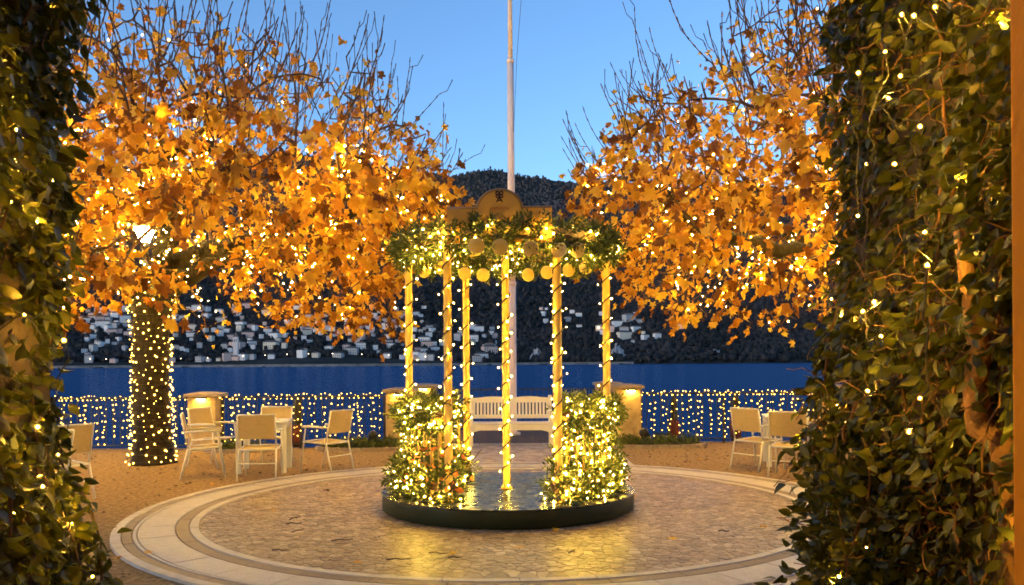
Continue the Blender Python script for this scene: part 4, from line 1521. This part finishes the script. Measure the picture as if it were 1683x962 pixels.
# ------------------------------------------------------------------ chairs and tables
def make_chair():
    """white sling armchair, faces +Y, origin on the ground"""
    o = empty('garden_chair')
    w = .25
    wm = M['white_metal']
    for s in (-1, 1):
        x = s * w
        # rear leg runs up into the back post, front leg into the arm
        MB().tube([(x, -.30, 0), (x * .98, -.20, .42)], .0115, 8).build('leg', wm, o, True)
        MB().tube([(x * .98, -.20, .42), (x * .97, -.29, .87)], .0115, 8).build('back_post', wm, o, True)
        MB().tube([(x, .27, 0), (x, .20, .42), (x, .17, .625)], .0115, 8).build('leg', wm, o, True)
        MB().tube([(x, .23, .635), (x, .05, .645), (x * .98, -.245, .63)], [.017, .019, .014], 8).build('armrest', wm, o, True)
        MB().tube([(x * .98, .22, .425), (x * .98, -.20, .40)], .0115, 8).build('side_rail', wm, o, True)
    MB().tube([(-w, .22, .425), (w, .22, .425)], .011, 8).build('front_rail', wm, o, True)
    MB().tube([(-w, -.20, .40), (w, -.20, .40)], .011, 8).build('rear_rail', wm, o, True)
    MB().tube([(-w * .97, -.29, .868), (w * .97, -.29, .868)], .012, 8).build('top_rail', wm, o, True)
    MB().tube([(-w, -.245, .22), (w, -.245, .22)], .008, 6).build('stretcher', wm, o, True)

    def panel(pts, name):
        vs, fs = [], []
        nxx = 7
        for (y, z) in pts:
            for i in range(nxx):
                t = i / (nxx - 1)
                sag = .02 * math.sin(math.pi * t)
                vs.append(((t - .5) * 2 * (w - .012), y - (sag if name == 'backrest' else 0), z - (sag if name == 'seat' else 0)))
        n0 = len(vs)
        vs += [(a, b + (.006 if name == 'backrest' else 0), c - (.006 if name == 'seat' else 0)) for a, b, c in vs]
        for j in range(len(pts) - 1):
            for i in range(nxx - 1):
                k = j * nxx + i
                fs.append((k, k + 1, k + nxx + 1, k + nxx)); fs.append((n0 + k, n0 + k + nxx, n0 + k + nxx + 1, n0 + k + 1))
        MB().add(vs, fs).build(name, M['sling'], o, True)
    panel([(.22, .428), (.08, .415), (-.06, .40), (-.19, .405)], 'seat')
    panel([(-.222, .545), (-.245, .65), (-.268, .76), (-.288, .858)], 'backrest')
    return o


chair0 = make_chair()
G_CH = 'white sling garden chairs on the terrace'
CH = [(-3.42, 11.55, 6, 'white garden chair with its back to the camera before the left table'),
      (-4.25, 11.75, -72, 'white garden chair left of the left table, facing right'),
      (-4.55, 13.0, -112, 'white garden chair in front of the left pier, turned to the right'),
      (-3.72, 13.1, 176, 'white garden chair behind the left table, facing the camera'),
      (-2.70, 12.35, 62, 'white garden chair right of the left table, turned to the table'),
      (-4.93, 8.75, 70, 'nearest white garden chair, half hidden by the left ivy'),
      (-5.2, 9.75, 60, 'white garden chair behind the one half hidden by the left ivy'),
      (3.50, 12.15, -55, 'white garden chair left of the right table, farther from the ivy'),
      (3.72, 11.35, -28, 'white garden chair before the right table, nearer to the ivy')]
for i, (x, y, rz, lab) in enumerate(CH):
    o = chair0 if i == 0 else copy_tree(chair0)
    o.location = (x, y, .002); o.rotation_euler = (0, 0, R(rz))
    tag(o, lab, 'chair', G_CH)


def make_table(x, y, rz, s, label):
    o = empty('garden_table', (x, y, .002), R(rz), label, 'table', 'white garden tables')
    MB().box((0, 0, .715), (s, s, .03)).build('table_top', M['white_metal'], o, bevel=.006)
    k = s / 2 - .05
    for sx in (-1, 1):
        for sy in (-1, 1): MB().box((sx * k, sy * k, .35), (.07, .07, .70)).build('leg', M['white_metal'], o, bevel=.006)
    for (cx, cy_, a, b) in ((0, -k, s - .17, .025), (0, k, s - .17, .025), (-k, 0, .025, s - .17), (k, 0, .025, s - .17)):
        MB().box((cx, cy_, .66), (a, b, .07)).build('apron', M['white_metal'], o)


make_table(-3.58, 12.3, 8, .72, 'square white table among the left group of chairs')
make_table(4.12, 12.6, -12, .78, 'square white table beside the right ivy')

# ------------------------------------------------------------------ ivy-clad walls framing the view
lw = tag(MB().box((-2.15, 1.2, 2.2), (.72, 4.2, 4.8)).build('garden_wall', M['old_wall']), 'old dark wall under the ivy at the left edge', 'wall')
rw = tag(MB().box((1.92, 3.12, 2.2), (.72, 1.6, 4.8)).build('garden_wall', M['old_wall']), 'old dark wall under the ivy at the right', 'wall')
pw = empty('villa', (1.74, 0, 0), 0, 'ochre plaster villa wall showing as a strip at the right border', 'building')
MB().box((0, .55, 2.2), (.89, 3.32, 4.8)).build('side_wall', M['plaster'], pw, bevel=.01)
MB().box((-1.74, -2.4, 5.0), (30, .5, 10.4)).build('sky_block_wall', M['plaster'], pw)  # unseen wall behind the camera, added to block sky light


def ivy(name, label, surf, n_big, n_fill, size, n_stem, light_label, fixed, n_rand, stem_mat, dry=0):
    """surf(u, v) -> (point, outward normal), u along the wall, v up"""
    o = empty(name, tuple(surf(.5, 0)[0] * np.array([1, 1, 0])), 0, label, 'ivy')
    o0 = np.array(o.location)

    def make(n, dmin, dmax, lo=0.0, hi=1.0):
        pos, dirs, out = [], [], []
        # leaves sit in hanging tufts
        tufts = [(random.random(), random.random(), random.uniform(dmin, dmax)) for _ in range(max(4, n // 4))]
        for i in range(n):
            tu = random.choice(tufts)
            u, v = tu[0] + random.gauss(0, .03), tu[1] + random.gauss(0, .022)
            u = min(1, max(0, u)); v = min(1, max(0, v))
            p, nn = surf(u, v)
            dep = tu[2] + random.gauss(0, .02)
            pos.append(p + nn * dep)
            dirs.append(nn * random.uniform(.1, 1.0) + np.array([0, 0, -.75]) + rng.normal(0, .45, 3)); out.append(nn)
        return np.array(pos), np.array(dirs)
    # stems
    m = MB()
    for k in range(n_stem):
        u = random.random(); v = random.uniform(0, .15) if k % 3 else random.random()
        pts = []
        dep = random.uniform(.0, .06)
        L = random.randint(14, 40)
        du, dv = random.gauss(0, .006), random.uniform(.01, .026)
        for i in range(L):
            p, nn = surf(min(1, max(0, u)), min(1, max(0, v)))
            pts.append(p + nn * dep - o0)
            u += du + random.gauss(0, .010); v += dv + random.gauss(0, .006); dep = min(.16, max(-.02, dep + random.gauss(0, .012)))
            if v > 1: break
        if len(pts) > 3: m.tube(pts, [max(.003, (random.choice([.004, .006, .010])) * (1 - .5 * i / len(pts))) for i in range(len(pts))], 5)
    tag(m.build('stems', stem_mat, o, True), kind='stuff')
    if dry:
        m = MB()
        for k in range(dry):
            u, v = random.random(), random.random()
            p, nn = surf(u, v)
            p = p + nn * random.uniform(-.03, .07)
            d = rng.normal(0, 1, 3) + np.array([0, 0, -.9])
            d /= np.linalg.norm(d)
            pts = [p - o0]
            for i in range(7):
                d = d + rng.normal(0, .45, 3); d /= np.linalg.norm(d)
                pts.append(pts[-1] + d * .035)
            m.tube(pts, .0026, 3, False)
        tag(m.build('dry_tendrils', M['dry_vine'], o), kind='stuff')
    p, d = make(n_fill, -.03, .12)
    scatter('foliage', OVATE, p - o0, d, rng.uniform(-3, 3, n_fill), rng.uniform(.6, 1.1, n_fill) * size, M['ivy'], o)
    p, d = make(n_big, .07, .16)
    pieces('leaf', OVATE, IVY_ME, p - o0, d, rng.uniform(-3, 3, n_big), rng.uniform(.85, 1.35, n_big) * size, o)
    s = empty('string_lights', tuple(o0), 0, light_label, 'string lights')
    bp = []
    for (px, py, dd) in fixed: bp.append(np.array(P(px, py, dd)))
    cab = []
    for k in range(n_rand):
        u, v = random.random(), random.random()
        q, nn = surf(u, v)
        bp.append(q + nn * random.uniform(-.02, .12))
    order = sorted(bp, key=lambda q: (round(q[1] * 4), q[2]))
    bulbs('bulbs', np.array(bp) - o0, .0042, M['bulb_ivy'], s, .2)
    m = MB()
    for a, b in zip(order[:-1], order[1:]):
        if np.linalg.norm(a - b) > .7: continue
        pts_ = [a - o0]
        for i in range(1, 7):
            pts_.append(a + (b - a) * i / 7 + rng.normal(0, .018, 3) - np.array([0, 0, .05 * math.sin(math.pi * i / 7)]) - o0)
        m.tube(pts_ + [b - o0], .0028, 4, False)
    tag(m.build('cable', M['cable'], s), kind='stuff')
    return o


def LeftFillRun(k):  # extra bulbs out of view, added to light the plaster strip
    y = 1.15 + (k % 8) * .17
    q = to_px((-1.62, y, .9 + (k // 8) * 1.1 + .25 * math.sin(k * 2.1)))
    return q[0], q[1], y


def left_surf(u, v):
    z = -.05 + v * 3.75
    if u < .62:
        y = 2.45 + (3.33 - 2.45) * (u / .62); x = -1.74; n = np.array([1.0, 0, 0])
    else:
        y = 3.33; x = -1.74 - (u - .62) / .38 * .6; n = np.array([.25, 1.0, 0]); n /= np.linalg.norm(n)
    b = .06 * math.sin(z * 2.1 + 1.0) + .05 * math.sin(z * 5.3 + y * 3) + (.02 if z < 1.1 else 0) - .05
    return np.array([x, y, z]) + n * b, n


def right_surf(u, v):
    z = -.05 + v * 3.75
    if u < .72:
        y = 2.32 + (3.93 - 2.32) * (u / .72); x = 1.52; n = np.array([-1.0, 0, 0])
    else:
        y = 3.95; x = 1.52 + (u - .72) / .28 * .7; n = np.array([-.3, 1.0, 0]); n /= np.linalg.norm(n)
    k = max(0, min(1, (y - 2.5) / .5))
    b = k * (.07 * math.sin(z * 1.9) + .04 * math.sin(z * 4.7 + y * 2) + (.12 * max(0, 1 - abs(z - .7) / .7) ** .7) * max(0, 1 - abs(y - 3.3) / .9))
    return np.array([x, y, z]) + n * b, n


ivy('ivy_plant', 'dense glossy green ivy hanging down the left edge, dotted with bulbs', left_surf, 300, 12000, .064, 40,
    'warm bulbs scattered in the left ivy, with added out-of-view bulbs lighting the plaster',
    [(25, 273, 2.95), (95, 748, 3.0), (62, 702, 2.95), (15, 330, 2.9), (5, 300, 2.95), (60, 365, 3.0), (115, 455, 3.15), (152, 948, 3.0), (70, 800, 2.95), (40, 518, 2.9), (120, 860, 3.1), (105, 560, 3.1)] + [LeftFillRun(k) for k in range(16)], 38, M['twig'])
ivy('ivy_plant', 'dense green ivy with brown stems covering the right wall', right_surf, 300, 13000, .059, 34,
    'warm bulbs scattered in the right ivy',
    [(1537, 12, 2.6), (1502, 26, 2.7), (1482, 24, 2.75), (1437, 497, 3.0), (1418, 512, 3.05), (1448, 553, 3.0), (1512, 208, 2.65), (1424, 270, 3.1), (1470, 270, 2.85), (1460, 162, 2.85), (1520, 382, 2.65),
     (1524, 436, 2.65), (1410, 355, 3.2), (1426, 643, 3.0), (1512, 655, 2.65), (1494, 710, 2.7), (1455, 85, 2.9), (1480, 125, 2.8), (1411, 120, 3.2)], 34, M['dry_vine'], 1300)

# leafy bush at the foot of the right wall
bs = empty('bush', (1.38, 3.3, 0), 0, 'dark leafy bush at the foot of the right ivy, edging the plaza', 'bush')


def bush_pts(n, lo, hi):
    v = rng.normal(0, 1, (n, 3)); v /= np.linalg.norm(v, axis=1, keepdims=True)
    q = (lo + (hi - lo) * rng.random(n))[:, None] * (1 + .16 * np.sin(v[:, :1] * 5 + 1) * np.cos(v[:, 2:3] * 6))
    p = v * q * np.array([.30, .42, .62]) + np.array([0, 0, .66])
    d = v + rng.normal(0, .5, (n, 3)) + np.array([0, 0, -.2])
    return p, d


p, d = bush_pts(1500, .45, 1.0)
scatter('foliage', OVATE, p, d, rng.uniform(-3, 3, 1500), rng.uniform(.04, .068, 1500), M['ivy'], bs)
p, d = bush_pts(300, .92, 1.1)
pieces('leaf', OVATE, IVY_ME, p, d, rng.uniform(-3, 3, 300), rng.uniform(.05, .075, 300), bs)
m = MB()
for k in range(40):
    q, _ = bush_pts(1, .6, .95)
    q = q[0]
    m.tube([(random.uniform(-.05, .05), random.uniform(-.08, .08), 0), tuple(q * np.array([.4, .4, .5]) + rng.normal(0, .02, 3)), tuple(q)], [.009, .006, .003], 5)
tag(m.build('stems', M['twig'], bs, True), kind='stuff')

# thick bare trunk of the climber on the right
tr_ = empty('climber_trunk', (1.52, 2.62, 0), 0, 'bare brown climber trunk bending along the right ivy wall', 'trunk')
base = np.array([1.52, 2.62, 0])
pth = [np.array(P(1640, 735, 2.55)), np.array(P(1600, 705, 2.6)), np.array(P(1592, 640, 2.64)), np.array(P(1600, 570, 2.66)), np.array(P(1585, 480, 2.7)), np.array(P(1570, 380, 2.74))]
pth = [q + np.array([.02, 0, 0]) for q in pth]
MB().tube([np.array([1.56, 2.5, 0]) - base, np.array([1.54, 2.52, .6]) - base] + [q - base for q in pth], [.05, .046, .042, .04, .036, .034, .03, .024], 10).build('stem', M['dry_vine'], tr_, True)

# ------------------------------------------------------------------ fallen leaves and twigs
LITTER = [(455, 845, 'leaf'), (485, 856, 'twig'), (483, 865, 'twig'), (490, 877, 'twig'), (562, 893, 'twig'), (460, 910, 'twig'), (600, 933, 'leaf'), (232, 914, 'leaf'), (720, 915, 'twig'), (748, 922, 'twig'), (752, 916, 'leaf'),
          (864, 905, 'leaf'), (543, 811, 'leaf'), (916, 872, 'leaf'), (1100, 893, 'leaf'), (1190, 878, 'twig'), (1262, 873, 'leaf'), (1048, 821, 'leaf'), (1130, 763, 'leaf'), (1150, 758, 'leaf'), (190, 870, 'leaf'), (183, 925, 'leaf'), (350, 798, 'leaf'), (940, 912, 'twig'), (655, 925, 'twig')]
spot_word = lambda x, y: ('on the left pale ring' if x < 300 else 'on the left of the paving' if x < 620 else 'in front of the platform' if x < 1010 else 'on the right of the paving')
cl, ct2 = 0, 0
for (px, py, kd) in LITTER:
    a = P(px, py, 1.0)
    d = EYE / (EYE - a.z) * 1.0
    p = P(px, py, d)
    if kd == 'leaf':
        k = random.randrange(len(PLANE_ME))
        o = link('fallen_leaf', PLANE_ME[k], None, (p.x, p.y, .035), (random.uniform(-.25, .25), random.uniform(-.25, .25), random.uniform(0, 6.3)), (.10, .10, .07))
        tag(o, f'fallen brown leaf lying {spot_word(px, py)}', 'leaf', 'fallen leaves ' + spot_word(px, py))
    else:
        L = random.uniform(.10, .2)
        a = random.uniform(-.5, .5) + (0 if random.random() < .7 else 1.2)
        u = Vector((math.cos(a), math.sin(a), 0))
        m = MB().tube([u * (-L / 2), u * (-L / 6) + Vector((.006, .012, .006)), u * (L / 6), u * (L / 2) + Vector((0, .01, .003))], [.006, .005, .005, .003], 5)
        tag(m.build('fallen_twig', M['twig'], None, loc=(p.x, p.y, .026)), f'small dark twig lying {spot_word(px, py)}', 'twig', 'fallen twigs ' + spot_word(px, py))
n = 2600
x = rng.uniform(-9, 7, n); y = rng.uniform(4.5, 15.2, n)
rr = np.hypot(x - PC.x, y - PC.y)
k = (rr > 3.95) & ~((np.abs(x) < 1.9) & (y > 9))
x, y = x[k], y[k]; n = len(x)
d = rng.normal(0, 1, (n, 3)); d[:, 2] *= .12
lit = scatter('leaf_litter', PLANE, np.stack([x, y, np.full(n, .012)], 1), d, rng.normal(0, .25, n), rng.uniform(.02, .06, n), M['litter'])
tag(lit, 'small dead leaves strewn over the gravel', 'leaf litter')

# ------------------------------------------------------------------ tell look-alikes apart by their order in the picture
same = {}
for o in bpy.data.objects:
    if o.parent is None and 'label' in o and 'category' in o: same.setdefault(o['label'], []).append(o)
for lab, os_ in same.items():
    if 1 < len(os_) <= 6 and len(lab.split()) <= 13:
        os_.sort(key=lambda q: to_px(q.location)[0])
        for i, q in enumerate(os_): q['label'] = lab + f', {ow[i]} from left'
